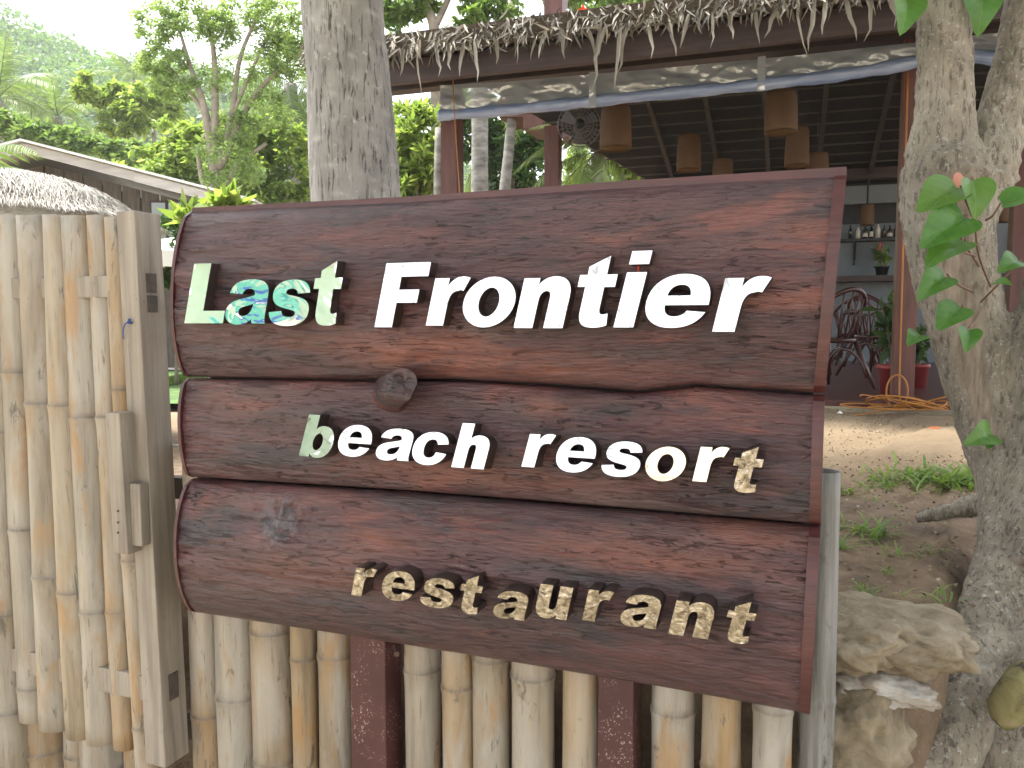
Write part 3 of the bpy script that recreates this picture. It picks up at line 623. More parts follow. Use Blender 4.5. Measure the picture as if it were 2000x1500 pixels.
# bits of wire and gum by the letters
cx_, cz_ = SG.hit(1243, 515, -.085); cx2, cz2 = SG.hit(1240, 545, -.085)
MB().tube(smooth_path([(cx_, -.075, cz_ + .01), (cx_ + .004, -.085, (cz_ + cz2) / 2), (cx2, -.075, cz2 - .01)], 8), .0017, 6).build('wire', 'leaf_red', sign)

# ------------------------------------------------------------------ bamboo
def bamboo(parent, pb, pt, r, seed, nodes=None, name='bamboo_pole', splay=0, mat='bamboo'):
    rr = random.Random(seed); pb, pt = Vector(pb), Vector(pt); L = (pt - pb).length; d = (pt - pb) / L
    if nodes is None:
        nodes = []; z = rr.uniform(.05, .3)
        while z < L - .04: nodes.append(z); z += rr.uniform(.27, .42)
    zs = list(np.linspace(0, L, max(6, int(L / .05))))
    for n_ in nodes: zs += [n_ - .016, n_ - .007, n_ - .0025, n_, n_ + .003, n_ + .009, n_ + .02]
    zs = sorted(z for z in set(zs) if 0 <= z <= L); seg = 28
    e1 = d.orthogonal().normalized(); e2 = d.cross(e1); bend = rr.uniform(-.006, .006); vs = []
    ph = rr.uniform(0, 6)
    for z in zs:
        q = 1 - .04 * z / L + .012 * math.sin(z * 9 + ph)
        for n_ in nodes:
            t = z - n_
            q += .055 * math.exp(-(t / .008) ** 2) - .028 * math.exp(-((t - .010) / .006) ** 2) + .03 * math.exp(-(t / .03) ** 2)
        c = pb + d * z + e1 * bend * math.sin(z / L * math.pi)
        for k in range(seg):
            a = 2 * math.pi * k / seg; w_ = 1 + .018 * math.sin(2 * a + ph) + .01 * math.sin(5 * a + ph * 2)
            vs.append(c + (e1 * math.cos(a) + e2 * math.sin(a)) * r * q * w_)
    n = len(zs)
    for rf, dz in ((.80, 0), (.78, -.05)):        # open hollow top
        c = pt + d * dz
        for k in range(seg):
            a = 2 * math.pi * k / seg; vs.append(c + (e1 * math.cos(a) + e2 * math.sin(a)) * r * rf)
    n += 2
    mb = MB().add(vs, [(i * seg + k, i * seg + (k + 1) % seg, (i + 1) * seg + (k + 1) % seg, (i + 1) * seg + k) for i in range(n - 1) for k in range(seg)] + [tuple(range(seg - 1, -1, -1)), tuple((n - 1) * seg + k for k in range(seg))])
    me = mb.mesh(name, True)
    if nodes:
        nd = np.zeros(len(me.vertices), np.float32); zz = np.repeat(np.array(zs + [L, L]), seg)
        for n_ in nodes: nd = np.maximum(nd, .95 * np.exp(-((zz - n_ - .005) / .004) ** 2) + .25 * np.exp(-((zz - n_) / .03) ** 2))
        me.attributes.new('node', 'FLOAT', 'POINT').data.foreach_set('value', np.clip(nd, 0, 1).astype(np.float32))
    o = link(name, me, parent, mat); return o

fence = thing('bamboo_fence', 'row of weathered bamboo poles standing under and behind the log sign', 'fence', SG.o, SG.a)
FENCE = [(361, 414, 1300, 0), (415, 485, 1350, 0), (487, 560, 1350, 1), (561, 606, 1350, 0), (609, 676, 1380, 1), (779, 842, 1400, 1), (851, 913, 1400, 0), (917, 986, 1400, 1), (993, 1077, 1420, 1), (1087, 1160, 1420, 0), (1262, 1347, 1440, 1), (1366, 1446, 1440, 0), (1466, 1547, 1450, 1)]
NODE_PX = {1: None, 2: 1240, 4: 1290, 5: 1320, 7: 1298, 8: 1330, 10: 1402, 12: 1400}
for i, (a, b, yy, nd) in enumerate(FENCE):
    yl = .085 + .006 * (i % 3)
    xa, _ = SG.hit(a, yy, yl - .03); xb, _ = SG.hit(b, yy, yl - .03); r = (xb - xa) / 2 * .98; xc = (xa + xb) / 2
    top = 1.17 + .05 * rnd.random(); nodes = None
    if i in NODE_PX and NODE_PX[i]:
        zn = SG.hit((a + b) / 2, NODE_PX[i], yl - .04)[1]; nodes = [zn - .68, zn - .35, zn, zn + .33]; nodes = [q for q in nodes if .03 < q < top - .03]
    bamboo(fence, (xc + .004, yl, 0), (xc - .002, yl, top), r, 100 + i, nodes)
# the taller end pole, right of the sign
xa, zt = SG.hit(1592, 922, .10); xb, _ = SG.hit(1629, 922, .10); xc = (xa + xb) / 2
bx0, bz0 = SG.hit(1590, 1480, .10)
bamboo(fence, (SG.hit(1588, 1500, .10)[0], .12, 0), (SG.hit(1607, 930, .10)[0], .12, zt), .036, 140, [zt - .47, .12], mat='bamboo_grey')['label'] = 'grey tall end pole beside the sign'
bamboo(fence, (SG.hit(640, 1500, .14)[0], .19, .1), (SG.hit(606, 1240, .14)[0], .19, 1.1), .03, 141)
L0, L1 = SG.hit(330, 900, .15)[0], SG.hit(1640, 900, .15)[0]
MB().box(L0, L1, .135, .165, .30, .36).build('rail', 'brown_wood', fence); MB().box(L0, L1 - .05, .135, .165, 1.0, 1.06).build('rail', 'brown_wood', fence)

gate = thing('bamboo_gate', 'tall gate of pale bamboo poles with a squared timber stile', 'gate', SG.o, SG.a)
# pole: left/right at the top, left/right low down (y = 1317), bottom end, node heights seen
GP = [(-42, -6, -22, 28, 1560, [845, 1200, 1390]), (-2, 28, 31, 77, 1407, [730, 1037, 1345]), (27, 86, 79, 114, 1420, [790, 1128]), (86, 113, 117, 163, 1440, [795, 1160]), (113, 167, 165, 203, 1449, [818, 1197]), (163, 194, 205, 244, 1463, [818, 1200]), (194, 228, 246, 281, 1560, [765, 1100, 1425])]
for i, (a, b, c, d, yb, nd) in enumerate(GP):
    yl = .014 + .006 * ((i * 2) % 3); yf = yl - .03
    t0, zt = SG.hit(a, 424, yf); t1, _ = SG.hit(b, 424, yf); c0, zc = SG.hit(c, 1317, yf); c1, _ = SG.hit(d, 1317, yf)
    rt, rb = (t1 - t0) / 2, (c1 - c0) / 2; r = max(rb, rt) * 1.02; xt, xc = (t0 + t1) / 2, (c0 + c1) / 2
    zb = SG.hit((c + d) / 2, yb, yf)[1]; k = (zb - zt) / (zc - zt); xb = xt + (xc - xt) * k
    L = zt - zb; nodes = [SG.hit((c + d) / 2, q, yf)[1] - zb for q in nd]
    bamboo(gate, (xb, yl, zb), (xt, yl, zt + .004 * (i % 2)), r, 200 + i, sorted(nodes))
g0 = SG.hit(-60, 560, 0)[0]; g1 = SG.hit(240, 560, 0)[0]
for ya, yb in ((540, 582), (1292, 1338)):
    za, zb = SG.hit(150, ya, -.012)[1], SG.hit(150, yb, -.012)[1]
    h0, h1 = SG.hit(-60, ya, 0)[0], SG.hit(236 if ya < 900 else 290, ya, 0)[0]
    MB().box(h0, h1, -.0165, .012, zb, za).build('rail', 'timber', gate, bevel=.003)
# squared stile
yf, yk = -.040, .045
a0, zt = SG.hit(227, 413, yf); a1, _ = SG.hit(262, 413, yf); b0, zb = SG.hit(284, 1470, yf); b1, _ = SG.hit(322, 1470, yf)
stile = MB().prism([(b0, zb - .03), (b1, zb - .03), (a1, zt), (a0, zt)], yf, yk).build('stile', 'timber', gate, bevel=.003)
def stile_x(z): return a1 + (b1 - a1) * (zt - z) / (zt - zb)
for pxa, ya, yb in ((296, 534, 572), (296, 577, 610), (337, 1315, 1365)):
    # on the right-hand face of the stile
    z1, z0 = SG.hit(pxa, ya, 0)[1], SG.hit(pxa, yb, 0)[1]; x = stile_x((z0 + z1) / 2)
    MB().box(x - .004, x + .0022, -.014, .018, z0, z1).build('tenon', 'tenon', gate)
# latch: a vertical bar with a stepped block
l0, lt = SG.hit(205, 806, -.085); l1, lb = SG.hit(236, 1082, -.085); l2 = SG.hit(233, 806, -.085)[0]; w_ = l2 - l0
lx = SG.hit(222, 1080, -.085)[0]
lat = MB().prism([(lx, lb), (lx + w_, lb), (l0 + w_, lt), (l0, lt)], -.085, -.036).build('latch_bar', 'timber', gate, bevel=.003); lat['label'] = 'grey stepped wooden latch bar'
q0, qt = SG.hit(252, 942, -.06); q1, qb = SG.hit(283, 1066, -.06)
MB().box(lx + w_ - .004, q1, -.070, -.0415, qb, qt).build('latch_block', 'timber', lat, bevel=.003)
for ny in (998, 1020, 1040):
    x, z = SG.hit(231, ny, -.085); MB().tube([(x, -.088, z), (x, -.083, z)], .0028, 10).build('nail', 'iron', lat)
# blue twine knotted on the stile
kx, kz = SG.hit(256, 628, yf)
mb = MB(); mb.tube(smooth_path([(kx, yf - .004, kz), (kx - .012, yf - .008, kz - .006), (kx - .022, yf - .006, kz - .025), (kx - .024, yf - .004, kz - .045)], 14), .0016, 6)
mb.tube(smooth_path([(kx - .004, yf - .003, kz + .006), (kx + .003, yf - .010, kz + .003), (kx + .007, yf - .004, kz - .004), (kx - .002, yf - .009, kz - .003), (kx + .004, yf - .006, kz + .007)], 18), .002, 6)
mb.build('twine', 'blue_string', gate)
# lower bamboo wall behind the gate foot
low = thing('bamboo_wall', 'short bamboo poles showing below the foot of the gate', 'fence', SG.o, SG.a)
for i, (a, b) in enumerate([(-40, 20), (42, 118), (118, 168), (163, 240), (240, 290)]):
    xa, xb = SG.hit(a, 1480, .07)[0], SG.hit(b, 1480, .07)[0]; bamboo(low, ((xa + xb) / 2, .10, 0), ((xa + xb) / 2 - .01, .10, .72), (xb - xa) / 2 * .97, 300 + i, [.2, .50])
MB().box(SG.hit(-60, 1400, .1)[0], SG.hit(300, 1400, .1)[0], .145, .17, .55, .6).build('rail', 'brown_wood', low)

# ------------------------------------------------------------------ restaurant pavilion (local frame FB: X along the front, Y inwards, floor at z = 0)
pav = thing('restaurant_pavilion', 'dark open-sided restaurant with red posts and ragged palm-thatch eave', 'restaurant', FB.o, FB.a)
XL, XR, YB = -3.95, 3.2, 6.3
MB().box(XL - .5, XR, -.28, YB + .2, -.14, -.002).build('floor_slab', 'floor_red', pav, bevel=.01)
MB().box(XL - .5, XR, -.34, -.285, -.16, -.05).build('plinth', 'concrete', pav, bevel=.008)
def post(px0, px1, yl, zt, mat='red_wood', z0=0, dy=.17):
    x0, _ = FB.hit(px0, 500, yl); x1, _ = FB.hit(px1, 500, yl)
    return MB().box(x0, x1, yl, yl + dy, z0, zt).build('post', mat, pav, bevel=.006)
HB = 2.78                                      # underside of the front beam
post(1752, 1796, -.09, HB); post(862, 893, -.09, HB)
post(1062, 1090, 3.1, HB + .35); post(1298, 1316, 6.1, 2.8)
x_ = FB.hit(1975, 500, 1.2)[0]; MB().box(x_, x_ + .17, 1.2, 1.37, 0, HB).build('post', 'red_wood', pav, bevel=.006)
EL = FB.hit(594, 105, -1.25)[0]
MB().box(XL - 1.0, XR, -.10, .06, HB, HB + .20).build('front_beam', 'dark_wood', pav, bevel=.006)
MB().box(XL - .6, XR, -.62, -.50, HB + .14, HB + .30).build('eave_beam', 'dark_wood', pav, bevel=.006)
EZ = FB.hit(1000, 88, -1.25)[1]                # height of the eave
MB().box(EL + .15, XR, -1.16, -1.10, EZ - .16, EZ + .02).build('fascia_board', 'dark_wood', pav, bevel=.004)
for k in range(2): MB().box(XL - .9 - .25 * k, XL + 1.6, -.60 + .2 * k, -.54 + .2 * k, HB + .02 - .05 * k, HB + .11 - .05 * k).build('outrigger', 'dark_wood', pav, bevel=.004)
RY, RZ = 2.9, EZ + 1.10                         # ridge
for k in range(9):                              # rafter tails under the front slope
    x = EL + .5 + k * .92; MB().bar((x, -1.14, EZ - .04), (x, RY, RZ - .10), .06, .10).build('rafter', 'dark_wood', pav)
# roof slopes: lining below, bulk thatch above
def sheet(name, a, b, c, d, th, mat):
    a, b, c, d = map(Vector, (a, b, c, d)); n = (b - a).cross(d - a).normalized() * th
    vs = [a, b, c, d, a + n, b + n, c + n, d + n]
    return MB().add(vs, [(3, 2, 1, 0), (4, 5, 6, 7), (0, 1, 5, 4), (1, 2, 6, 5), (2, 3, 7, 6), (3, 0, 4, 7)]).build(name, mat, pav)
BZ = 2.78
sheet('front_thatch', (EL, -1.22, EZ + .03), (XR, -1.22, EZ + .03), (XR, RY, RZ), (EL, RY, RZ), .16, 'thatch_body')
sheet('rear_thatch', (-4.9, RY, RZ), (XR, RY, RZ), (XR, YB + .5, BZ), (-2.9, YB + .5, BZ), .16, 'thatch_body')
sheet('front_lining', (EL + .1, -1.05, EZ + .03), (XR, -1.05, EZ + .03), (XR, RY, RZ - .03), (EL + .1, RY, RZ - .03), .015, 'ceiling')
def back(y): return RZ - .02 + (BZ - RZ) * (y - RY) / (YB + .5 - RY)
sheet('roof_lining', (-4.85, RY, RZ - .035), (XR, RY, RZ - .035), (XR, YB + .45, BZ - .02), (-2.85, YB + .45, BZ - .02), .02, 'ceiling')
for k in range(11):
    y = 3.1 + k * .31; z = back(y) - .05
    MB().box(-4.9 + 2. * (y - RY) / (YB + .5 - RY) + .05, XR, y, y + .022, z - .02, z).build('batten', 'batten', pav)
for k in range(9):
    x = -2.7 + k * .72; MB().bar((x, RY + .05, back(RY + .05) - .11), (x, YB + .1, back(YB + .1) - .11), .055, .07).build('rafter', 'rafter', pav)
MB().box(-2.95, XR, YB - .2, YB - .05, BZ - .06, BZ + .10).build('rear_beam', 'dark_wood', pav)
# thatch fringe on the eave
def strip_mesh(P, L, W, D, curl, r):
    n = len(P); k = 5; t = np.linspace(0, 1, k); d = unit(D); side = unit(np.cross(d, np.array([0, 1., 0]) + r.normal(size=(n, 3)) * .5))
    fwd = unit(np.cross(side, d)); wd = np.array([.55, 1, .85, .5, .04])
    V = []
    for i, tt in enumerate(t):
        c = P + d * (L * tt)[:, None] + fwd * (curl * L * tt * tt)[:, None] + side * (r.uniform(-.1, .1, n) * L * tt * tt)[:, None]
        fo = fwd * (W * .25 * wd[i])[:, None]
        V += [c - side * (W * wd[i] / 2)[:, None], c + fo, c + side * (W * wd[i] / 2)[:, None]]
    V = np.stack(V, 1).reshape(-1, 3); Q = []
    for i in range(k - 1):
        for j in range(2): Q.append([i * 3 + j, i * 3 + j + 1, i * 3 + 4 + j, i * 3 + 3 + j])
    Q = (np.arange(n)[:, None, None] * (3 * k) + np.array(Q)[None]).reshape(-1, 4); return V, Q
r2 = np.random.default_rng(5)
n = 2400; P = np.stack([r2.uniform(EL, XR - .3, n), r2.uniform(-1.36, -1.16, n), EZ + .12 + r2.uniform(-.10, .06, n)], 1)
D = np.stack([r2.normal(0, .5, n), r2.normal(-.30, .3, n), r2.normal(-.75, .45, n)], 1)
V, Q = strip_mesh(P, r2.uniform(.05, .14, n), r2.uniform(.009, .021, n), D, r2.normal(0, .35, n), r2)
link('thatch_fringe', np_mesh('thatch_fringe', V, Q), pav, 'thatch')['kind'] = 'stuff'
for px, ln in [(785, .22), (812, .38), (848, .26), (876, .20), (905, .30), (925, .36), (968, .2), (1010, .22), (1062, .2), (1098, .2), (1146, .2), (1172, .46), (1184, .3), (1212, .48), (1222, .34), (1262, .3), (1305, .34), (1345, .2), (1390, .28), (1422, .22), (1475, .28), (1518, .24), (1555, .38), (1590, .36), (1612, .26), (1648, .34), (1700, .3), (1735, .22)]:
    x = FB.hit(px, 60, -1.28)[0]; P = np.array([[x, -1.27, EZ + .06]])
    V, Q = strip_mesh(P, np.array([ln * r2.uniform(.9, 1.15)]), np.array([.032]), np.array([[r2.normal(0, .16), -.12, -1.]]), r2.normal(0, .12, 1), r2)
    link('palm_strip', np_mesh('palm_strip', V, Q), pav, 'thatch')
# red upper post standing above the roof, stairs at the back
ux, uz = FB.hit(1062, 20, 1.2); ux2 = FB.hit(1098, 20, 1.2)[0]
MB().box(ux, ux2, 1.2, 1.42, uz - .35, uz + 2.2).build('upper_post', 'red_wood', pav, bevel=.006)
YS = 6.9
st = [(975, 228), (1022, 228), (1022, 250), (1098, 250), (1098, 268), (1150, 268), (1150, 287), (1178, 287), (1178, 298), (1204, 298), (1204, 306), (1230, 306), (1230, 321), (1253, 321), (1253, 329), (1275, 329), (1275, 338), (1297, 338), (1297, 352), (1320, 352), (1320, 318), (1240, 290), (1150, 232), (1060, 190), (975, 190)]
pts = [FB.hit(a, b, YS) for a, b in st]
MB().prism([(x, z) for x, z in pts], YS, YS + .06).build('stair_stringer', 'red_wood', pav)
for a, b, c in [(975, 1022, 229), (1022, 1098, 251), (1098, 1150, 269), (1150, 1178, 288), (1178, 1204, 299), (1204, 1230, 307), (1230, 1253, 322), (1253, 1275, 330), (1275, 1297, 339)]:
    x0, z = FB.hit(a, c, YS); x1, _ = FB.hit(b, c, YS); MB().box(x0 - .02, x1 + .02, YS + .061, YS + 1.0, z - .0, z + .05).build('stair_tread', 'red_wood', pav)
# bar wall at the back
wx0 = FB.hit(1540, 500, YB)[0]
def wz(py): return FB.hit(1695, py, YB)[1]
MB().box(wx0, XR, YB, YB + .12, 0, wz(437)).build('bar_wall', 'wall', pav)
for a, b in ((1560, 1693), (1697, 1830), (1834, 1990)):
    MB().box(FB.hit(a, 380, YB)[0], FB.hit(b, 380, YB)[0], YB, YB + .05, wz(397), wz(362)).build('wall_panel', 'wall', pav)
MB().box(wx0, XR, YB + .5, YB + .55, wz(460), BZ + .1).build('hatch_back', 'black', pav)
MB().box(wx0, XR, YB - .45, YB - .02, wz(552), wz(541)).build('counter', 'dark_wood', pav, bevel=.005)
sx0, sz = FB.hit(1637, 467, YB - .25); sx1 = FB.hit(1790, 467, YB - .25)[0]
MB().box(sx0, sx1, YB - .25, YB - .001, sz - .035, sz).build('shelf', 'black', pav)
for px in (1667, 1770):
    x = FB.hit(px, 490, YB - .05)[0]; mb = MB().box(x, x + .03, YB - .04, YB - .002, sz - .38, sz - .036)
    mb.bar((x + .015, YB - .04, sz - .30), (x + .015, YB - .22, sz - .045), .02, .02).build('shelf_bracket', 'black', pav)
MB().box(FB.hit(1985, 500, YB - .1)[0], XR, YB - .12, YB - .01, wz(560), wz(455)).build('dark_panel', 'black', pav)

# bottles on the shelf
BT = [(1661, 28, .75, 'glass_dark', 'tall black bottle standing alone at the left shelf end', 0), (1676, 25, .9, 'label', 'pale bottle second from the left on the bar shelf', 1), (1690, 26, 1., 'glass_dark', 'dark bottle with a slanted white label on the bar shelf', 1), (1702, 26, .8, 'glass_dark', 'dark bottle with tall white label in the middle of the shelf', 2), (1715, 29, .9, 'label', 'grey long-necked bottle right of the white-labelled ones', 0), (1727, 25, .7, 'glass_amber', 'slim amber bottle between grey and squat bottles', 0), (1738, 24, 1., 'glass_amber', 'squat amber bottle near the right post', 1), (1750, 25, .95, 'glass_dark', 'dark bottle nearest the red post on the shelf', 0)]
for px, h, fat, mt, lab, lb in BT:
    x, _ = FB.hit(px, 450, YB - .13); H = h * 12.3 / F; r = .036 * fat
    b = thing('bottle', lab, 'bottle', FB.wld(x, YB - .13, sz + .001), FB.a, 'bottles on the bar shelf')
    MB().lathe([(0, 0), (r, 0), (r, H * .58), (r * .8, H * .68), (r * .36, H * .78), (r * .34, H * .94)], 14).build('body', mt, b, True)
    MB().lathe([(r * .42, H * .93), (r * .42, H), (0, H)], 10).build('cap', 'black', b, True)
    if lb: MB().lathe([(r * 1.01, H * .14), (r * 1.02, H * (.40 if lb == 1 else .52))], 14).build('label', 'label', b, True)

# hanging wicker lamps: px, top, bottom, width, distance inwards
LAMPS = [(1203, 210, 291, 60, 1.4, 'large wicker lamp nearest the wall fan'), (1346, 265, 333, 47, 4.2, 'wicker lamp hanging alone between the two lamp rows'), (1412, 312, 360, 41, 5.2, 'wicker lamp half hidden by the sign top left of centre'), (1527, 180, 260, 64, .9, 'large wicker lamp with its top behind the plastic roll'), (1558, 250, 325, 48, 3.4, 'wicker lamp just below the large one by the plastic roll'), (1597, 300, 355, 45, 4.2, 'wicker lamp cut off by the sign near its right corner'), (1695, 400, 440, 27, 6.7, 'small far wicker lamp hanging in front of the bar hatch'), (1962, 395, 434, 27, 6.0, 'small wicker lamp glimpsed right of the forked tree')]
for px, t, bt, wd, yl, lab in LAMPS:
    if yl > 6: yl = 5.9
    x, z1 = FB.hit(px, t, yl); _, z0 = FB.hit(px, bt, yl); xr, _ = FB.hit(px + wd / 2, t, yl); r = xr - x
    o = thing('wicker_lamp', lab, 'lamp', FB.wld(x, yl, z0), FB.a, 'hanging wicker lamps'); H = z1 - z0
    mb = MB().lathe([(r * .97, 0), (r, 0), (r * 1.03, H * .12), (r, H * .5), (r * .95, H * .9), (r * .88, H * 1.0), (r * .05, H * 1.01)], 28); me = mb.mesh('shade', True)
    uv = me.uv_layers.new()
    for lp in me.loops:
        c = me.vertices[lp.vertex_index].co; uv.data[lp.index].uv = ((math.atan2(c.y, c.x) / math.pi + 1) * 3, c.z / r * 1.2)
    link('shade', me, o, 'wicker')
    MB().tube([(r * math.cos(a), r * math.sin(a), .004) for a in [2 * math.pi * k / 28 for k in range(29)]], .008, 6).build('rim', 'wicker', o, True)
    rz = (back(yl) if yl > RY else EZ + (RZ - EZ) * (yl + 1.2) / (RY + 1.2)) - z0 - .1
    MB().tube([(0, 0, H), (0, 0, max(rz, H + .2))], .006, 6).build('cord', 'black', o)

# wall fan on the inner post
fx, fz = FB.hit(1132, 245, 3.0)
fan = thing('wall_fan', 'round grey caged wall fan on the inner post', 'fan', FB.wld(fx, 2.98, fz), FB.a + R(22))
fr = .27; mb = MB()
for q in (1., .82, .64, .46, .28): mb.tube([(fr * q * math.cos(a), -.10 * (1 - q * q), fr * q * math.sin(a)) for a in [2 * math.pi * k / 30 for k in range(31)]], .006 if q == 1 else .003, 5)
for k in range(26):
    a = 2 * math.pi * k / 26; mb.tube([(fr * q * math.cos(a), -.10 * (1 - q * q), fr * q * math.sin(a)) for q in (.2, .5, .8, 1)], .0022, 4)
    mb.tube([(fr * math.cos(a), 0, fr * math.sin(a)), (.1 * math.cos(a), .06, .1 * math.sin(a))], .0022, 4)
mb.build('cage', 'metal_grey', fan, True)
for k in range(3):
    a = 2 * math.pi * k / 3 + .5; V = []
    for i in range(7):
        q = .05 + .19 * i / 6
        for j in (-1, 0, 1):
            b = a + j * .42 * (1 - .25 * i / 6); V.append((q * math.cos(b), .0 + j * .022, q * math.sin(b)))
    MB().add(V, [(i * 3 + j, i * 3 + j + 1, i * 3 + j + 4, i * 3 + j + 3) for i in range(6) for j in (0, 1)]).build('blade', 'fan_blade', fan, True)
MB().tube([(0, -.105, 0), (0, -.09, 0), (0, .04, 0), (0, .16, 0), (0, .17, 0)], [.02, .055, .06, .055, .01], 16).build('motor', 'black', fan, True)
MB().tube(smooth_path([(0, .12, 0), (-.04, .18, -.10), (-.10, .22, -.16)], 8), .014, 8).build('arm', 'black', fan, True)

# rolled-up clear plastic blind along the front beam
bl = thing('rolled_blind', 'clear plastic blind rolled up into a shiny bluish tube along the eave', 'blind', FB.o, FB.a)
RP = [(858, 226), (900, 223), (1000, 214), (1100, 204), (1150, 199), (1250, 188), (1400, 174), (1500, 163), (1600, 152), (1700, 138), (1790, 121), (1850, 108), (1925, 112), (2030, 130)]
pr = [FB.hit(a, b, -.20) for a, b in RP]
path_ = smooth_path([(x, -.20, z) for x, z in pr], 90); rr_ = [.048 * (1 + .10 * math.sin(i * .7) + .06 * math.sin(i * 1.9)) for i in range(90)]
MB().tube(path_, rr_, 16).build('roll', 'roll', bl, True)
TPX = [(858, 168), (1000, 160), (1150, 147), (1300, 134), (1480, 117), (1600, 105), (1790, 84), (1925, 68), (2030, 60)]
tp = [FB.hit(a, b, -.17) for a, b in TPX]; txx = [p[0] for p in tp]; tzz = [p[1] for p in tp]
nu, nv = 240, 24; xs = np.linspace(pr[0][0], pr[-1][0], nu); S = np.linspace(0, 1, nv)
zt_ = np.interp(xs, txx, tzz); zb_ = np.interp(xs, [p.x for p in path_], [p.z for p in path_])
X, Sg = np.meshgrid(xs, S, indexing='ij'); Z = zb_[:, None] + (zt_ - zb_)[:, None] * Sg
Yy = -.19 + .03 * fbm(X * 4.5 + Z * 2, Z * 7, 0, 3, 61) * np.sin(Sg * math.pi)
link('clear_sheet', np_mesh('clear_sheet', np.stack([X, Yy, Z], -1).reshape(-1, 3), grid_q(nu, nv), True), bl, 'clear')
for px in (1160, 1487):
    x = FB.hit(px, 170, -.2)[0]; z0 = float(np.interp(x, [p.x for p in path_], [p.z for p in path_])); z1 = float(np.interp(x, txx, tzz))
    MB().box(x - .03, x + .03, -.252, -.248, z0 - .06, z1).build('strap', 'clear', bl)
cx0 = FB.hit(885, 200, -.27)[0]; z1 = FB.hit(885, 150, -.27)[1]; z2 = FB.hit(892, 380, -.27)[1]
MB().tube(smooth_path([(cx0, -.27, z1), (cx0 + .01, -.275, z1 - .25), (cx0 + .06, -.27, z2)], 12), .005, 6).build('cord', 'cable', bl)

# orange cable down the front post, heaped at its foot
cab = thing('orange_cable', 'thin orange cable hanging down the post and heaped at its foot', 'cable', FB.o, FB.a)
cxx, cz1 = FB.hit(1774, 140, -.14)
MB().tube(smooth_path([(cxx, -.12, cz1), (cxx + .01, -.13, 1.4), (cxx + .02, -.12, .35), (cxx + .02, -.16, .02)], 20), .007, 6).build('drop', 'cable', cab, True)
gz = -.06
rc = random.Random(4)
for k in range(9):
    a0 = rc.uniform(0, 6.28); ex, ey = rc.uniform(.10, .42), rc.uniform(.05, .16); ox, oy = rc.uniform(-.16, .22), -.42 + rc.uniform(-.1, .06); tl = rc.uniform(0, 3)
    pp = []
    for i in range(26):
        a = a0 + i / 25 * 5.6; x, y = ex * math.cos(a), ey * math.sin(a)
        pp.append((cxx + ox + x * math.cos(tl * .3) - y * .3, oy + y + x * .1, gz + .008 + .012 * k * (.5 + .5 * math.sin(a * 1.5 + k)) + .02))
    MB().tube(pp, .0065, 6).build('coil', 'cable', cab, True)
pp = []
for i in range(24):
    a = i / 23 * 6.4; pp.append((cxx - .02 + .075 * math.sin(a), -.36, gz + .14 - .13 * math.cos(a)))
MB().tube(pp, .0065, 6).build('coil', 'cable', cab, True)
MB().tube(smooth_path([(cxx + .02, -.16, .02), (cxx, -.36, gz + .03), (cxx - .35, -.6, gz + .012 - .04), (cxx - .62, -.62, gz + .01 - .04)], 16), .0065, 6).build('coil', 'cable', cab, True)
MB().tube(smooth_path([(cxx + .05, -.40, gz + .05), (cxx + .4, -.45, gz + .05), (cxx + .85, -.6, gz - .03), (cxx + 1.3, -.7, gz - .03)], 16), .0065, 6).build('coil', 'cable', cab, True)

# chairs
def chair(label, loc, rz, kind=0):
    c = thing('armchair', label, 'chair', loc, rz, 'dark red restaurant armchairs')
    MB().lathe([(0, .42), (.20, .42), (.245, .425), (.255, .445), (.245, .462), (.15, .458), (0, .455)], 22).build('seat', 'chairw', c, True)
    for sx, sy in ((-1, -1), (1, -1), (1, 1), (-1, 1)):
        MB().tube([(sx * .17, sy * .17, .43), (sx * .235, sy * .235, .20), (sx * .30, sy * .30, 0)], [.021, .023, .016], 8).build('leg', 'chairw', c, True)
    for ax in (0, 1):
        for sg in (-1, 1):
            pts = [(math.cos(a) * .23, sg * (.19 + .07 * (1 - math.sin(a))), .10 + .27 * math.sin(a)) for a in np.linspace(0, math.pi, 9)]
            pts = [(p[1], p[0], p[2]) if ax else p for p in pts]; MB().tube(pts, .013, 6).build('brace', 'chairw', c, True)
    if kind == 0:                            # low bowed back with arms
        pts = [(math.cos(a) * .30, .02 + math.sin(a) * .30, .70 + .20 * max(0, math.sin(a)) ** 2) for a in np.linspace(-.35, math.pi + .35, 22)]
        MB().tube(pts, .022, 8).build('back_rail', 'chairw', c, True)
        for k in range(11):
            a = .05 + k * (math.pi - .1) / 10; t = (math.cos(a) * .30, .02 + math.sin(a) * .30, .70 + .20 * max(0, math.sin(a)) ** 2)
            MB().tube([(math.cos(a) * .22, .0 + math.sin(a) * .22, .45), t], .009, 6).build('spindle', 'chairw', c, True)
        for sg in (-1, 1): MB().tube([(sg * .22, -.10, .45), (sg * .285, -.09, .69)], .016, 6).build('arm_support', 'chairw', c, True)
    else:                                    # tall hoop back
        hp = [(math.cos(a) * .23, .20 + .05 * math.sin(a), .46 + .52 * math.sin(a) ** .7) for a in np.linspace(.01, math.pi - .01, 18)]
        MB().tube(hp, .017, 8).build('back_hoop', 'chairw', c, True)
        for k in range(6):
            x = -.15 + k * .06; MB().tube([(x * .8, .19, .45), (x, .23, .46 + .5 * (1 - (x / .24) ** 2) ** .4)], .009, 6).build('spindle', 'chairw', c, True)
    return c
MAT['chairw'] = simple('dark_red_rattan', (.055, .018, .015), .3, .3, 8, .1)
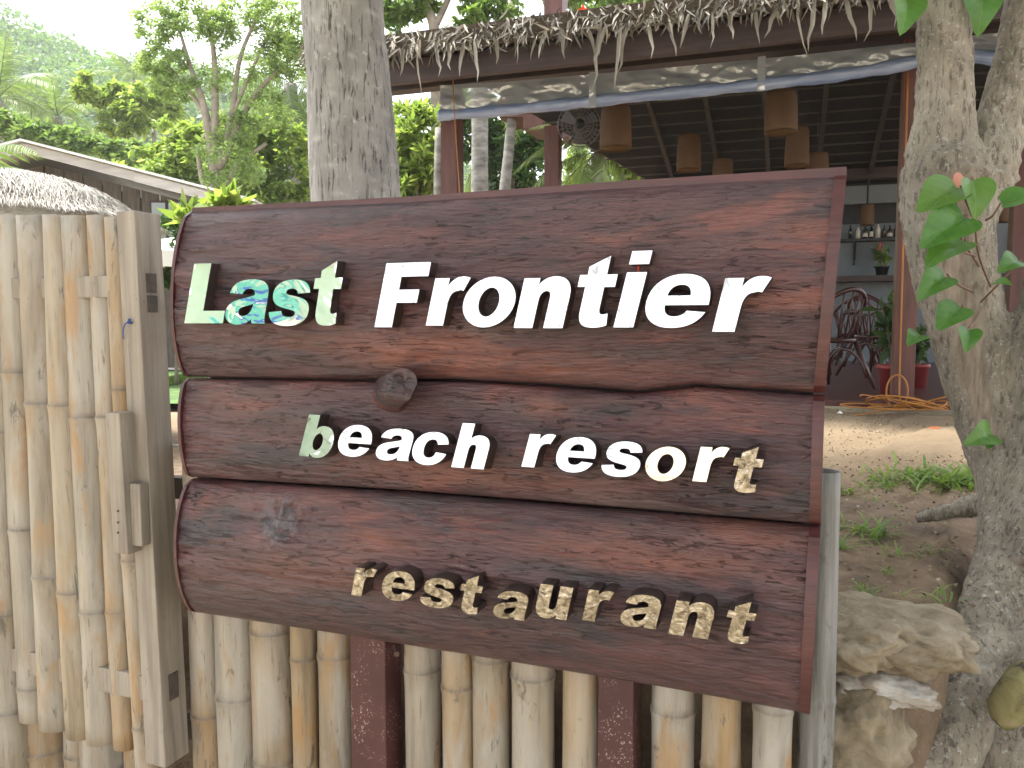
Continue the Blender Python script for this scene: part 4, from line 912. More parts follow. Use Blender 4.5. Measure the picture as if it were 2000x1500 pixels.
for px, py, a, kd, lab in [(1612, 757, 200, 0, 'dark red rattan armchair with splayed legs beside the sign edge'), (1672, 716, 150, 0, 'dark red rattan armchair behind the one by the sign edge'), (1728, 712, 190, 0, 'dark red rattan armchair standing behind the potted plant'), (1690, 690, 15, 1, 'hoop-backed chair at the bar with curved dark spindles'), (1622, 690, -10, 1, 'hoop-backed bar chair nearest the sign with only its top showing'), (1712, 735, 120, 0, 'dark red armchair turned sideways left of the red pot'), (1905, 700, 170, 0, 'dark chair glimpsed between the post and the forked tree')]:
    p = on_z(px, py, .88); chair(lab, p, R(a), kd)

# potted plants
def potted(label, px, py, r, h, leaves_n, lh, mt, flower=None, z=.88, rim=True, sz_=.16, pot='pot'):
    p = on_z(px, py, z); o = thing('potted_plant', label, 'plant', p, 0)
    MB().lathe([(0, 0), (r * .72, 0), (r * .95, h * .85), (r * 1.08, h * .86), (r * 1.08, h), (r * .95, h), (r * .9, h * .9), (0, h * .9)], 24).build('pot', pot, o, True)
    r3 = np.random.default_rng(int(px)); stems = MB(); tips = []
    for k in range(6):
        a = r3.uniform(0, 6.28); q = r3.uniform(.3, 1.); t = Vector((math.cos(a) * r * 1.3 * q, math.sin(a) * r * 1.3 * q, h + lh * r3.uniform(.6, 1.)))
        stems.tube(smooth_path([(0, 0, h * .88), (t.x * .3, t.y * .3, h + lh * .4), t], 8), [.014, .013, .012, .011, .010, .009, .008, .006], 6); tips.append(t)
    stems.build('stem', 'thin_bark', o, True)
    P = []; D = []
    for t in tips:
        for k in range(leaves_n):
            q = r3.uniform(.25, 1.); P.append((t.x * q ** 1.5, t.y * q ** 1.5, h + (t.z - h) * q)); D.append(r3.normal(size=3) + [0, 0, .25])
    V, Q = leaves(np.array(P), sz_, .42, 0, np.array(D), r3); link('foliage', np_mesh('foliage', V, Q), o, mt)['kind'] = 'stuff'
    if flower:
        P = np.array([np.array(tips[i]) + [0, 0, .02] for i in (0, 2) for _ in range(7)]); V, Q = leaves(P, .07, .7, -.6, None, r3); link('flower', np_mesh('flower', V, Q), o, 'leaf_pink')
    return o
potted('leafy plant in a bright red pot left of the front post', 1738, 770, .105, .25, 20, .6, 'leaf_dark')
potted('green plant in a red pot half hidden right of the front post', 1794, 757, .085, .22, 10, .4, 'leaf_dark')
fpx, fpz = FB.hit(1722, 541, YB - .25); potted('flowering plant with pink blooms standing on the bar counter', 1722, 720, .10, .14, 9, .30, 'leaf_mid', True, sz_=.17, pot='black').location = FB.wld(fpx, YB - .25, wz(541) + .001)
for px, py, lab in ((1640, 808, 'small white scrap of litter lying on the packed dirt'), ):
    p = on_z(px, py, TERR + .01); o = MB().add([(-.018, -.01, .0), (.018, -.012, .004), (.02, .012, .012), (-.015, .012, .006), (0, 0, .022)], [(0, 1, 4), (1, 2, 4), (2, 3, 4), (3, 0, 4)]).build('litter', 'white'); o.location = p; tag(o, lab, 'litter')
def dry_leaf(px, py, z, s, lab):
    p = on_z(px, py, z); V = []
    for i in range(6):
        t = i / 5; wd = math.sin(math.pi * min(1, t * .95 + .03)) * .35
        V += [(t * s, -wd * s, .02 * s + abs(math.sin(t * 4)) * .15 * s), (t * s, 0, math.sin(t * 3) * .10 * s + .02), (t * s, wd * s, .25 * wd * s + .02)]
    o = MB().add(V, [(i * 3 + j, i * 3 + j + 1, i * 3 + j + 4, i * 3 + j + 3) for i in range(5) for j in (0, 1)]).build('dry_leaf', 'leaf_dry', None, True); o.location = p; o.rotation_euler = (0, 0, rnd.uniform(0, 6)); tag(o, lab, 'leaf')
dry_leaf(1812, 840, TERR + .0, .10, 'curled brown dry leaf lying on the dirt before the restaurant')
dry_leaf(346, 818, TERR + .0, .16, 'orange-brown dry leaf seen in the gap left of the sign')

# ------------------------------------------------------------------ the forked tree on the right
def forked_tree():
    YT = 2.55
    def P(px, py, y=YT): return at(px, py, y)
    k = YT / F
    paths = [  # (px, py, depth, half width px)
        [(1842, -160, 2.6, 53), (1841, 0, 2.58, 53), (1841, 120, 2.57, 55), (1842, 220, 2.56, 58), (1845, 300, 2.56, 72), (1852, 380, 2.55, 92), (1856, 450, 2.55, 92), (1862, 520, 2.54, 88), (1880, 600, 2.53, 86), (1912, 700, 2.5, 88), (1950, 830, 2.45, 88), (1985, 950, 2.36, 88), (2010, 1080, 2.25, 100), (2010, 1220, 2.1, 130), (2010, 1380, 1.95, 170), (2010, 1600, 1.85, 200), (2010, 2050, 1.8, 230)],
        [(2035, -160, 2.66, 44), (2003, 0, 2.64, 45), (1982, 120, 2.62, 46), (1958, 230, 2.6, 47), (1932, 320, 2.58, 52), (1900, 400, 2.56, 55)],
        [(2075, 420, 2.5, 40), (2065, 560, 2.45, 72), (2055, 680, 2.4, 98), (2060, 820, 2.35, 112), (2070, 980, 2.25, 120), (2060, 1150, 2.1, 130)],
        [(1985, 1000, 2.3, 60), (1958, 1130, 2.15, 72), (1925, 1250, 2.02, 80), (1880, 1350, 1.92, 88), (1830, 1440, 1.86, 95), (1790, 1540, 1.82, 100), (1770, 1700, 1.8, 110), (1760, 2050, 1.8, 120)],
        [(1850, 380, 2.50, 66), (1848, 340, 2.49, 60), (1880, 330, 2.50, 55), (1900, 360, 2.52, 50)],
        [(1980, 985, 2.4, 34), (1915, 985, 2.5, 30), (1850, 1000, 2.58, 20), (1790, 1012, 2.64, 9)],
    ]
    mb = MB()
    for pth in paths:
        pp = [P(a, b, y) for a, b, y, r in pth]; ra = [r * y / F * .84 for a, b, y, r in pth]
        n = 40; sp = smooth_path(pp, n); rs = np.interp(np.linspace(0, len(pth) - 1, n), range(len(pth)), ra); mb.tube(sp, list(rs), 20)
    o = thing('forked_tree', 'gnarled grey forked tree with flaring roots at the right edge', 'tree', P(1950, 1200, 2.2))
    o.location.z = TERR
    me = mb.mesh('tmp'); t = bpy.data.objects.new('tmp', me); COL.objects.link(t)
    md = t.modifiers.new('r', 'REMESH'); md.mode = 'VOXEL'; md.voxel_size = .0085
    m2 = bpy.data.meshes.new_from_object(t.evaluated_get(bpy.context.evaluated_depsgraph_get())); bpy.data.objects.remove(t)
    n = len(m2.vertices); co = np.empty(n * 3, np.float32); m2.vertices.foreach_get('co', co); co = co.reshape(-1, 3)
    no = np.empty(n * 3, np.float32); m2.vertices.foreach_get('normal', no); no = no.reshape(-1, 3)
    x, y, z = co.T.astype(float)
    big = fbm(x * 7, y * 7, z * 4, 3, 71); rid = np.abs(fbm(x * 55, y * 55, z * 9, 4, 72)); fine = fbm(x * 75, y * 75, z * 45, 2, 73)
    burl = np.exp(-((z - P(1850, 350).z) / .12) ** 2)
    d = big * .012 + (.5 - rid) * .010 + fine * .0025 + burl * np.abs(fbm(x * 18, y * 18, z * 18, 3, 75)) * .018
    # long decayed hollow down the front of the trunk
    pxv, pyv = x / y * F + CX, CY - (z - CAM.z + y * math.tan(PITCH)) / y * F
    hcx = np.interp(pyv, [340, 450, 550, 640, 750, 860], [1852, 1848, 1858, 1885, 1903, 1938]); hw = np.interp(pyv, [340, 450, 640, 860], [30, 38, 34, 24])
    hol = np.exp(-((pxv - hcx) / hw) ** 4) * np.clip((pyv - 335) / 40, 0, 1) * np.clip((870 - pyv) / 60, 0, 1) * (no[:, 1] < .1)
    d = d * (1 - .7 * hol) - hol * (.020 + .008 * big)
    co += no * d[:, None]; co -= np.array(o.location, np.float32)
    m2.vertices.foreach_set('co', co.ravel()); m2.materials.clear(); m2.materials.append(MAT['bark']); m2.update()
    m2.attributes.new('bare', 'FLOAT', 'POINT').data.foreach_set('value', np.clip(hol * 1.1, 0, 1).astype(np.float32)); m2.shade_smooth()
    m2.name = 'trunk'; link('trunk', m2, o)
    sc_ = MB(); cc = P(1990, 1355, 1.762) - o.location; seg = 20; V = []
    for i in range(9):
        a = math.pi * i / 8
        for j in range(seg):
            b = 2 * math.pi * j / seg; q = 1 + .14 * float(vnoise(math.cos(b) * 2 + i * .3, math.sin(b) * 2, a * 1.5, 5)); V.append((cc.x + .052 * q * math.sin(a) * math.cos(b) + .03 * math.cos(a), cc.y + .05 * q * math.sin(a) * math.sin(b), cc.z + .075 * q * math.cos(a)))
    sc_.add(V, [(i * seg + j, (i + 1) * seg + j, (i + 1) * seg + (j + 1) % seg, i * seg + (j + 1) % seg) for i in range(8) for j in range(seg)]).build('root_scar', 'scar', o, True)['label'] = 'yellowish lichened scar on the root flare'
    # unseen crown high above the frame, spread wide to shade the foreground
    CB = [(1.5, 2.4, 5.2), (3.1, 3.2, 5.5), (2.1, 3.6, 5.8), (0., 1.6, 5.3), (-1.4, 1.8, 5.5), (.6, .2, 5.6), (-.9, .0, 5.4), (2.2, .6, 5.5), (.3, -1.4, 5.9), (2., -1.2, 5.8), (-1.8, -1.3, 5.9), (-2.7, 1.9, 5.4), (-3.6, .8, 5.6), (-2.9, 2.9, 5.7), (-1.2, 2.9, 5.6), (.4, 2.8, 5.4), (-3.9, 2.4, 5.9)]
    Pp = np.concatenate([blob_points(c, (1.3, 1.2, .7), 950, 14) for c in CB]) - np.array(o.location)
    V, Q = leaves(Pp, .16, .7); link('crown', np_mesh('crown', V, Q), o, 'leaf_dark')
    mb = MB(); b0 = P(1846, -150, 2.6) - o.location
    for e in CB: mb.tube(smooth_path([b0, b0.lerp(Vector(e) - o.location, .5) + Vector((0, 0, .3)), Vector(e) - o.location], 10), lin(.09, .02, 10), 8)
    mb.tube(smooth_path([P(2033, -150, 2.66) - o.location, P(2080, -600, 2.9) - o.location, Vector((3.0, 3.8, 5.3)) - o.location], 10), lin(.085, .02, 10), 8)
    mb.build('limb', 'bark', o, True)
forked_tree()

# heart-leaved vine on the tree
def heart(s, cup=.2, fold=.25):
    out = []
    n = 22
    for i in range(n):
        t = math.pi * 2 * i / n; r_ = 1.0
        x = .56 * math.sin(t) * (1 + .15 * math.cos(t)); y = .5 + .52 * -math.cos(t); 
        if y < .12: y -= .10 * (1 - abs(x) / .4) * -1.2 if abs(x) < .3 else 0
        y = (y + .22 * max(0, -math.cos(t)) ** 6) / 1.24
        out.append((x * s * .70, y * s))
    vs = [(0, s * .10, 0)] + [(0, s * .5, -.02 * s)]
    V = []; rings = [0.33, .66, 1.]
    V.append((0, .42 * s, 0))
    for q in rings:
        for x, y in out:
            xx, yy = x * q, .42 * s + (y - .42 * s) * q
            V.append((xx, yy, fold * abs(xx) - cup * (yy / s - .4) ** 2 * s * (1 if yy > .4 * s else .3)))
    F_ = [(0, 1 + i, 1 + (i + 1) % n) for i in range(n)]
    for k in range(len(rings) - 1):
        for i in range(n): F_.append((1 + k * n + i, 1 + (k + 1) * n + i, 1 + (k + 1) * n + (i + 1) % n, 1 + k * n + (i + 1) % n))
    return V, F_
vine = thing('vine', 'climbing vine with large heart-shaped green leaves on the forked tree', 'vine', at(1900, 620, 2.30))
# base px, tip px, size factor, roll, depth
VL = [((1876, 362), (1790, 405), 2.18, 40), ((1898, 346), (1915, 425), 2.16, 10), ((1950, 398), (2045, 372), 2.16, 20), ((1890, 420), (1797, 478), 2.15, 35), ((1886, 466), (1808, 506), 2.17, 65), ((1850, 536), (1797, 573), 2.2, 40), ((1880, 596), (1830, 640), 2.2, 50), ((1893, 640), (1890, 684), 2.18, 5), ((1995, 508), (1962, 515), 2.2, 30), ((1938, 556), (1975, 552), 2.2, 30), ((1800, 652), (1778, 664), 2.25, 60), ((1940, 845), (1900, 858), 2.2, 60), ((1930, 850), (1932, 872), 2.2, 30), ((1772, -10), (1768, 55), 2.5, 30), ((1916, -25), (1920, 50), 2.5, 30), ((1890, 350), (1868, 390), 2.24, 40)]
for i, (b, t, y, roll) in enumerate(VL):
    B_, T_ = at(*b, y), at(*t, y - .05); d = T_ - B_; L = d.length
    V, Fc = heart(L * (.92 if i < 8 else 1.0), .45 + .25 * (i % 3), .30 + .22 * (i % 2)); me = MB().add(V, Fc).mesh('leaf', True)
    o = link('leaf', me, vine, 'leaf_dry' if i == 15 else 'vine_leaf')
    yv = d.normalized(); zv = Vector((.15 * math.sin(i * 2.1), -.75, .65)); zv = Matrix.Rotation(R(roll - 30) * (-1 if i % 2 else 1) * .5, 3, yv) @ zv
    xv = yv.cross(zv).normalized(); zv = xv.cross(yv); mt = Matrix((xv, yv, zv)).transposed().to_4x4(); mt.translation = B_ - vine.location; o.matrix_local = mt
def vstem(*pts):
    MB().tube(smooth_path([at(a, b, y) - vine.location for a, b, y in pts], 16), .0032, 6).build('stem', 'vine_stem', vine, True)
MAT['vine_stem'] = simple('red_brown_stem', (.14, .075, .05), .5, .2, 20, .1)
vstem((1935, 560, 2.32), (1912, 500, 2.24), (1905, 440, 2.2), (1900, 346, 2.16)); vstem((1912, 520, 2.26), (1880, 470, 2.2), (1862, 430, 2.17), (1890, 420, 2.15)); vstem((1912, 450, 2.2), (1890, 400, 2.2), (1876, 362, 2.18))
vstem((1900, 570, 2.28), (1870, 555, 2.24), (1850, 536, 2.2)); vstem((1915, 590, 2.3), (1945, 560, 2.24), (1995, 508, 2.2)); vstem((1905, 600, 2.3), (1880, 612, 2.24), (1880, 596, 2.2)); vstem((1925, 430, 2.2), (1940, 420, 2.17), (1955, 396, 2.16)); vstem((1920, 600, 2.3), (1905, 625, 2.22), (1893, 640, 2.18)); vstem((1905, 500, 2.24), (1880, 490, 2.2), (1886, 466, 2.17))

# rocks and roots under the terrace edge
def rock(name, label, px, py, Y, rx, ry, rz, mat, seed, rot=0, sq=.0):
    me = bpy.data.meshes.new(name); bm = bmesh.new(); bmesh.ops.create_icosphere(bm, subdivisions=5, radius=1); bm.to_mesh(me); bm.free()
    n = len(me.vertices); co = np.empty(n * 3, np.float32); me.vertices.foreach_get('co', co); co = co.reshape(-1, 3).astype(float)
    if sq: co = np.sign(co) * np.abs(co) ** (1 - sq)
    x, y, z = co.T; d = 1 + .22 * fbm(x * 1.6 + seed, y * 1.6, z * 1.6, 3, seed) + .07 * fbm(x * 6, y * 6, z * 6, 4, seed + 5) - .07 * np.abs(fbm(x * 9, y * 9, z * 9, 4, seed + 8))
    co = co * d[:, None] * np.array([rx, ry, rz]); me.vertices.foreach_set('co', co.astype(np.float32).ravel()); me.update(); me.shade_smooth()
    o = link(name, me, None, mat); o.location = at(px, py, Y); o.rotation_euler = (0, R(rot), SG.a); return tag(o, label, 'rock')
rock('rock', 'rugged tan limestone ledge at the terrace edge by the roots', 1745, 1240, 1.78, .165, .15, .058, 'rock', 3, 2, .25)
rock('rock', 'pitted tan stone under the earth bank beside the end pole', 1655, 1250, 1.74, .11, .12, .060, 'rock', 9, 0, .2)
rock('rock', 'smooth whitish boulder wedged below the limestone ledge', 1715, 1325, 1.72, .125, .10, .042, 'white_rock', 14, 8)
rock('rock', 'brown stained boulder at the bottom beside the end pole', 1672, 1435, 1.70, .105, .11, .125, 'rock', 21, 10)

# grass and weeds on the terrace
def grass(name, label, specs, mat='leaf_grass'):
    r4 = np.random.default_rng(31); P = []; D = []; Ls = []
    for px, py, spx, n, h in specs:
        c = on_z(px, py, TERR); s = spx * c.y / F
        for _ in range(n):
            q = r4.normal(size=2) * [s, s * 1.1]; P.append((c.x + q[0], c.y + q[1], TERR + .0)); D.append((r4.normal(0, .8), r4.normal(0, .8), 1.)); Ls.append(h * r4.uniform(.5, 1.2))
    P, D, Ls = map(np.array, (P, D, Ls)); D = unit(D); side = unit(np.cross(D, [0, 0, 1.])) ; hz = unit(D * [1, 1, 0]); V = []
    W = Ls * .10
    for t, wf in ((0, .7), (.35, 1), (.7, .75), (1, .03)):
        c = P + D * (Ls * t)[:, None] + hz * (Ls * .45 * t * t)[:, None] - np.array([0, 0, 1]) * (Ls * .35 * t ** 2.4)[:, None]
        V += [c - side * (W * wf / 2)[:, None], c + side * (W * wf / 2)[:, None]]
    V = np.stack(V, 1).reshape(-1, 3); Q = (np.arange(len(P))[:, None, None] * 8 + np.array([[0, 1, 3, 2], [2, 3, 5, 4], [4, 5, 7, 6]])[None]).reshape(-1, 4)
    tag(link(name, np_mesh(name, V, Q), None, mat), label, 'grass', kind='stuff')
grass('grass', 'scattered green grass tufts sprouting from the dirt by the tree', [(1820, 945, 42, 150, .13), (1890, 945, 30, 110, .13), (1740, 950, 30, 50, .10), (1700, 958, 20, 24, .09), (1645, 968, 12, 26, .09), (1708, 1050, 12, 34, .10), (1660, 1040, 14, 20, .08), (1645, 1072, 10, 20, .08), (1700, 985, 16, 12, .06), (1760, 1085, 18, 20, .05), (1820, 1078, 16, 14, .05), (1735, 1122, 8, 10, .05), (1692, 1162, 12, 26, .05), (1840, 1172, 14, 18, .05), (1760, 1165, 5, 6, .04), (1780, 1000, 40, 14, .05)])

rq = np.random.default_rng(77); n = 5000
q = np.stack([rq.uniform(1.3, 3.6, n), rq.uniform(.35, 5.6, n) ** 1.0], 1); q = q[(q[:, 1] > .55) | (q[:, 0] < 1.7)]; n = len(q)
P = np.stack([SG.o.x + SG.x.x * q[:, 0] + SG.y.x * q[:, 1], SG.o.y + SG.x.y * q[:, 0] + SG.y.y * q[:, 1], np.full(n, TERR + .012) + .03 * fbm(q[:, 0] * .9, q[:, 1] * .9, 0, 3, 3)], 1)
V, Q = leaves(P, .013, .8, .3, rq.normal(size=(n, 3)) * [1, 1, .35], rq, .5)
MAT['crumb'] = (lambda m: (m.set(Base_Color=m.ramp(m.irand(), [(0., (.14, .10, .065)), (.5, (.20, .145, .095)), (.85, (.30, .24, .16)), (1., (.42, .37, .29))]), Roughness=.9), m.m)[1])(M_('earth_crumbs'))
tag(link('ground_litter', np_mesh('ground_litter', V, Q), None, 'crumb'), 'crumbs of earth and dry bits scattered over the dirt', 'litter', kind='stuff')

# ------------------------------------------------------------------ plants and trees behind
def tree(name, label, base, stems, blobs, size, mat, bark='thin_bark', cat='tree', aspect=.45, droop=.3, clumps=14, cr=.32, group=None, seed=1):
    """stems: lists of (px, py, Y, half width px); blobs: (px, py, Y, rx px, rz px, leaves)"""
    r5 = np.random.default_rng(seed); b = Vector(base); o = thing(name, label, cat, b, 0, group)
    for s in stems:
        pp = [at(a, c, y) - b for a, c, y, _ in s]; ra = [w_ * y / F for _, _, y, w_ in s]; n = 4 * len(s)
        MB().tube(smooth_path(pp, n), list(np.interp(np.linspace(0, len(s) - 1, n), range(len(s)), ra)), 9).build('trunk' if s is stems[0] else 'branch', bark, o, True)
    P = np.concatenate([blob_points(at(px, py, Y) - b, (rx * Y / F, (rx + rz) * .45 * Y / F, rz * Y / F), n, clumps, cr, r5) for px, py, Y, rx, rz, n in blobs])
    V, Q = leaves(P, size, aspect, droop, None, r5); link('crown', np_mesh('crown', V, Q), o, mat); return o
def gnd(px, Y): p = at(px, 640, Y); return (p.x, p.y, TERR)
def stem_to(px, Y, py0, w0, w1):
    g = gnd(px, Y); return [(px, 626 + (1.5 - TERR) * F / Y, Y, w0), (px, (626 + py0) / 2, Y, (w0 + w1) / 2), (px, py0, Y, w1)]
Y = 14.
tree('acacia_tree', 'tall feathery tree with many bare forked branches left of the palm trunk', gnd(425, Y),
     [[(425, 705, Y, 20), (425, 480, Y, 18), (418, 310, Y, 9)], [(418, 335, Y, 9), (400, 215, Y, 7), (372, 130, Y, 4), (345, 40, Y, 2)], [(420, 330, Y, 9), (420, 200, Y, 7), (418, 110, Y, 5), (402, 10, Y, 2)], [(425, 330, Y, 8), (452, 230, Y, 6), (470, 110, Y, 4), (515, 10, Y, 2)], [(428, 330, Y, 8), (480, 215, Y, 6), (530, 150, Y, 4), (598, 90, Y, 3)], [(415, 250, Y, 5), (372, 180, Y, 4), (330, 130, Y, 2)], [(452, 230, Y, 4), (500, 120, Y, 3), (545, 30, Y, 2)], [(440, 385, Y, 7), (460, 330, Y, 5), (520, 280, Y, 3)], [(412, 400, Y, 6), (395, 350, Y, 5), (385, 290, Y, 4)]],
     [(320, 120, Y, 55, 34, 1700), (300, 40, Y, 40, 46, 1400), (380, 30, Y, 55, 46, 1700), (430, 60, Y, 40, 36, 1000), (470, 15, Y, 50, 40, 900), (545, 40, Y, 55, 50, 2000), (570, 110, Y, 42, 50, 1500), (510, 130, Y, 45, 45, 800), (345, 170, Y, 50, 26, 1200), (430, 150, Y, 40, 40, 600), (520, 220, Y, 60, 40, 1200), (470, 255, Y, 45, 40, 1200), (450, 310, Y, 70, 60, 2200)], .085, 'leaf_feather', clumps=34, cr=.30, seed=3, aspect=.42)
Y = 15.5
tree('leafy_tree', 'dense yellow-green bushy tree behind the house roof', gnd(470, Y), [stem_to(470, Y, 330, 14, 8), stem_to(350, Y, 340, 8, 4)],
     [(300, 330, Y, 80, 46, 2600), (360, 280, Y, 62, 46, 2000), (420, 300, Y, 70, 60, 2600), (480, 340, Y, 80, 60, 3000), (545, 340, Y, 66, 62, 2600), (470, 265, Y, 70, 36, 1400), (560, 270, Y, 46, 50, 1200), (400, 375, Y, 90, 26, 1800), (540, 390, Y, 90, 30, 1600), (250, 350, Y, 60, 30, 1200)], .15, 'leaf_bright', clumps=26, cr=.27, seed=4)
Y = 24.
tree('leafy_tree', 'pale green spreading tree in front of the wooded hill', gnd(250, Y), [stem_to(247, Y, 230, 5, 3), stem_to(300, Y, 260, 4, 3)], [(185, 175, Y, 44, 26, 1100), (250, 190, Y, 52, 36, 1500), (295, 220, Y, 50, 40, 1300), (230, 240, Y, 44, 26, 900), (330, 180, Y, 40, 30, 700)], .22, 'leaf_bright', clumps=20, cr=.26, seed=5)
Y = 22.
tree('leafy_tree', 'low olive-green trees massed above the house gable at the left edge', gnd(40, Y), [stem_to(40, Y, 280, 5, 3)], [(10, 250, Y, 50, 30, 1200), (70, 262, Y, 46, 24, 1000), (190, 290, Y, 60, 24, 1300), (130, 270, Y, 44, 22, 900), (240, 300, Y, 50, 26, 1000)], .2, 'leaf_mid', clumps=18, cr=.28, seed=6)
Y = 11.5
tree('shrub', 'bright green upright shrub between palm trunk and restaurant post', gnd(815, Y), [stem_to(815, Y, 260, 4, 2)], [(795, 270, Y, 34, 60, 900), (830, 300, Y, 34, 80, 1100), (800, 360, Y, 40, 50, 900), (815, 225, Y, 20, 30, 250)], .19, 'leaf_bright', cat='shrub', aspect=.30, droop=-.5, clumps=30, cr=.25, seed=7)
Y = 17.
tree('leafy_tree', 'dark glossy tree seen between the two restaurant posts', gnd(1000, Y), [stem_to(1000, Y, 300, 8, 5)], [(880, 220, Y, 40, 50, 900), (940, 215, Y, 40, 40, 700), (900, 250, Y, 40, 60, 900), (1040, 250, Y, 40, 40, 700), (960, 270, Y, 44, 40, 1300), (1010, 290, Y, 50, 50, 1700), (970, 350, Y, 60, 40, 1500), (1040, 340, Y, 46, 50, 1200)], .17, 'leaf_dark', clumps=20, cr=.3, seed=8)
Y = 19.
tree('leafy_tree', 'sunlit green tree seen under the stairs at the back', gnd(1240, Y), [stem_to(1235, Y, 320, 6, 5)], [(1130, 330, Y, 50, 40, 900), (1200, 340, Y, 50, 40, 1200), (1260, 330, Y, 50, 40, 1200), (1300, 350, Y, 40, 40, 700)], .19, 'leaf_bright', bark='pale_bark', clumps=18, cr=.3, seed=9)
Y = 13.
tree('leafy_tree', 'tree with a curving trunk above the left end of the eave', gnd(850, Y), [[(852, 626 + .7 * F / Y, Y, 12), (852, 200, Y, 11), (848, 60, Y, 10), (832, 10, Y, 8), (815, -60, Y, 6)], [(848, 55, Y, 7), (870, 10, Y, 6), (900, -60, Y, 4)]], [(800, 10, Y, 40, 30, 700), (860, -10, Y, 60, 30, 900), (760, 20, Y, 26, 30, 400), (775, 110, Y, 26, 60, 380), (930, 30, Y, 44, 34, 700), (980, 10, Y, 40, 26, 400)], .14, 'leaf_mid', clumps=18, cr=.26, seed=10)
Y = 18.
tree('leafy_tree', 'green treetop rising behind the thatch right of the red upper post', gnd(1200, Y), [stem_to(1180, Y, 40, 9, 6), [(986, 180, Y, 8), (990, 60, Y, 7), (1010, -30, Y, 6)]], [(1150, 0, Y, 60, 30, 1100), (1240, -10, Y, 70, 30, 1200), (1330, -30, Y, 60, 26, 700), (1080, -20, Y, 40, 24, 400)], .18, 'leaf_mid', clumps=18, cr=.28, seed=12)
# red blossom above the thatch
p = at(1135, 24, 7.2); Pf = blob_points((0, 0, 0), (.08, .07, .05), 60, 6); V, Q = leaves(Pf, .06, .5); o = link('red_blossom', np_mesh('red_blossom', V, Q), None, 'leaf_red'); o.location = p; tag(o, 'small red blossom lying on the thatch below the upper post', 'flower')

# palms
def frond_mesh(L, arch, r, nl=34, wl=.22, droop=.5):
    V, Q = [], []
    def rc(t): return np.array([0, L * t * (1 - .12 * arch * t), L * (.55 * arch * t - arch * 1.05 * t * t)])
    n = 10
    for i in range(n):
        t = i / (n - 1); c = rc(t); w_ = .018 * L / 2 * (1 - .8 * t)
        V += [c + [-w_, 0, 0], c + [w_, 0, 0], c + [0, 0, w_]]
    for i in range(n - 1):
        for j in range(3): Q.append([i * 3 + j, i * 3 + (j + 1) % 3, i * 3 + 3 + (j + 1) % 3, i * 3 + 3 + j])
    for k in range(nl):
        t = .12 + .87 * k / (nl - 1); c = rc(t); tg = rc(min(1, t + .03)) - rc(t - .03); tg /= np.linalg.norm(tg)
        ll = L * wl * (math.sin(math.pi * (t * .82 + .12)) ** .7) * r.uniform(.85, 1.1)
        for sg in (-1, 1):
            d = np.array([sg * 1., 0, 0]) * .8 + tg * .65 + np.array([0, 0, -droop * r.uniform(.6, 1.3)]); d /= np.linalg.norm(d); wv = tg * ll * .055
            m_ = c + d * ll * .5; e = c + d * ll + np.array([0, 0, -ll * droop * .5]); b = len(V)
            V += [c - wv * .6, c + wv * .6, m_ + wv, m_ - wv, e + wv * .1, e - wv * .1]; Q += [[b, b + 1, b + 2, b + 3], [b + 3, b + 2, b + 4, b + 5]]
    return np_mesh('frond', np.array(V), np.array(Q))
def palm(label, base, top, r0, r1, L, nf, seed, bark='pale_bark', mat='leaf_palm', elev=(-35, 75), trunk=True, cat='palm tree', az=None, group=None):
    r6 = np.random.default_rng(seed); o = thing('palm_tree', label, cat, base, 0, group); b, t = Vector((0, 0, 0)), Vector(top) - Vector(base)
    if trunk: MB().tube(smooth_path([b, b.lerp(t, .5) + Vector((.03, 0, 0)) * t.length * .3, t], 24), lin(r0, r1, 24), 14).build('trunk', bark, o, True)
    ms = [frond_mesh(L, a, r6) for a in (.45, .7, .95)]
    for k in range(nf):
        f = link('frond', ms[k % 3], o, mat); a = (k * 2.399 + r6.uniform(-.2, .2)) if az is None else r6.uniform(*az)
        el = R(elev[0] + (elev[1] - elev[0]) * ((k + .5) / nf)); f.location = t; f.rotation_euler = (el, r6.uniform(-.3, .3), a); f.scale = (1, 1, 1) if k % 2 else (.9, .9, .9)
    return o
palm('distant coconut palm with drooping fronds above the house gable', gnd(115, 26), at(112, 228, 26), .2, .14, 2.0, 16, 1)
palm('pale coconut palm fronds leaning in at the left edge', gnd(-20, 24), at(-5, 195, 24), .2, .14, 2.4, 14, 2)
palm('coconut palm with hanging fronds just left of the thick trunk', gnd(572, 17), at(568, 165, 17), .2, .13, 2.0, 18, 3, elev=(-75, 60))
palm('palm whose arched pale frond rises before the hill', gnd(262, 30), at(262, 158, 30), .2, .14, 1.7, 12, 4)
palm('small palm with arching fronds below the back stairs', gnd(1180, 15), at(1165, 300, 15), .14, .10, 1.6, 16, 5, elev=(-60, 50))
palm('palm with hanging leaves behind the dark glossy tree', gnd(960, 20), at(958, 300, 20), .16, .12, 1.6, 14, 6, elev=(-60, 50))
palm('young palm fronds reaching in over the small straw roof', (-6.6, 8.0, TERR), at(-55, 352, 8), .12, .09, 1.15, 10, 8, elev=(-5, 40))

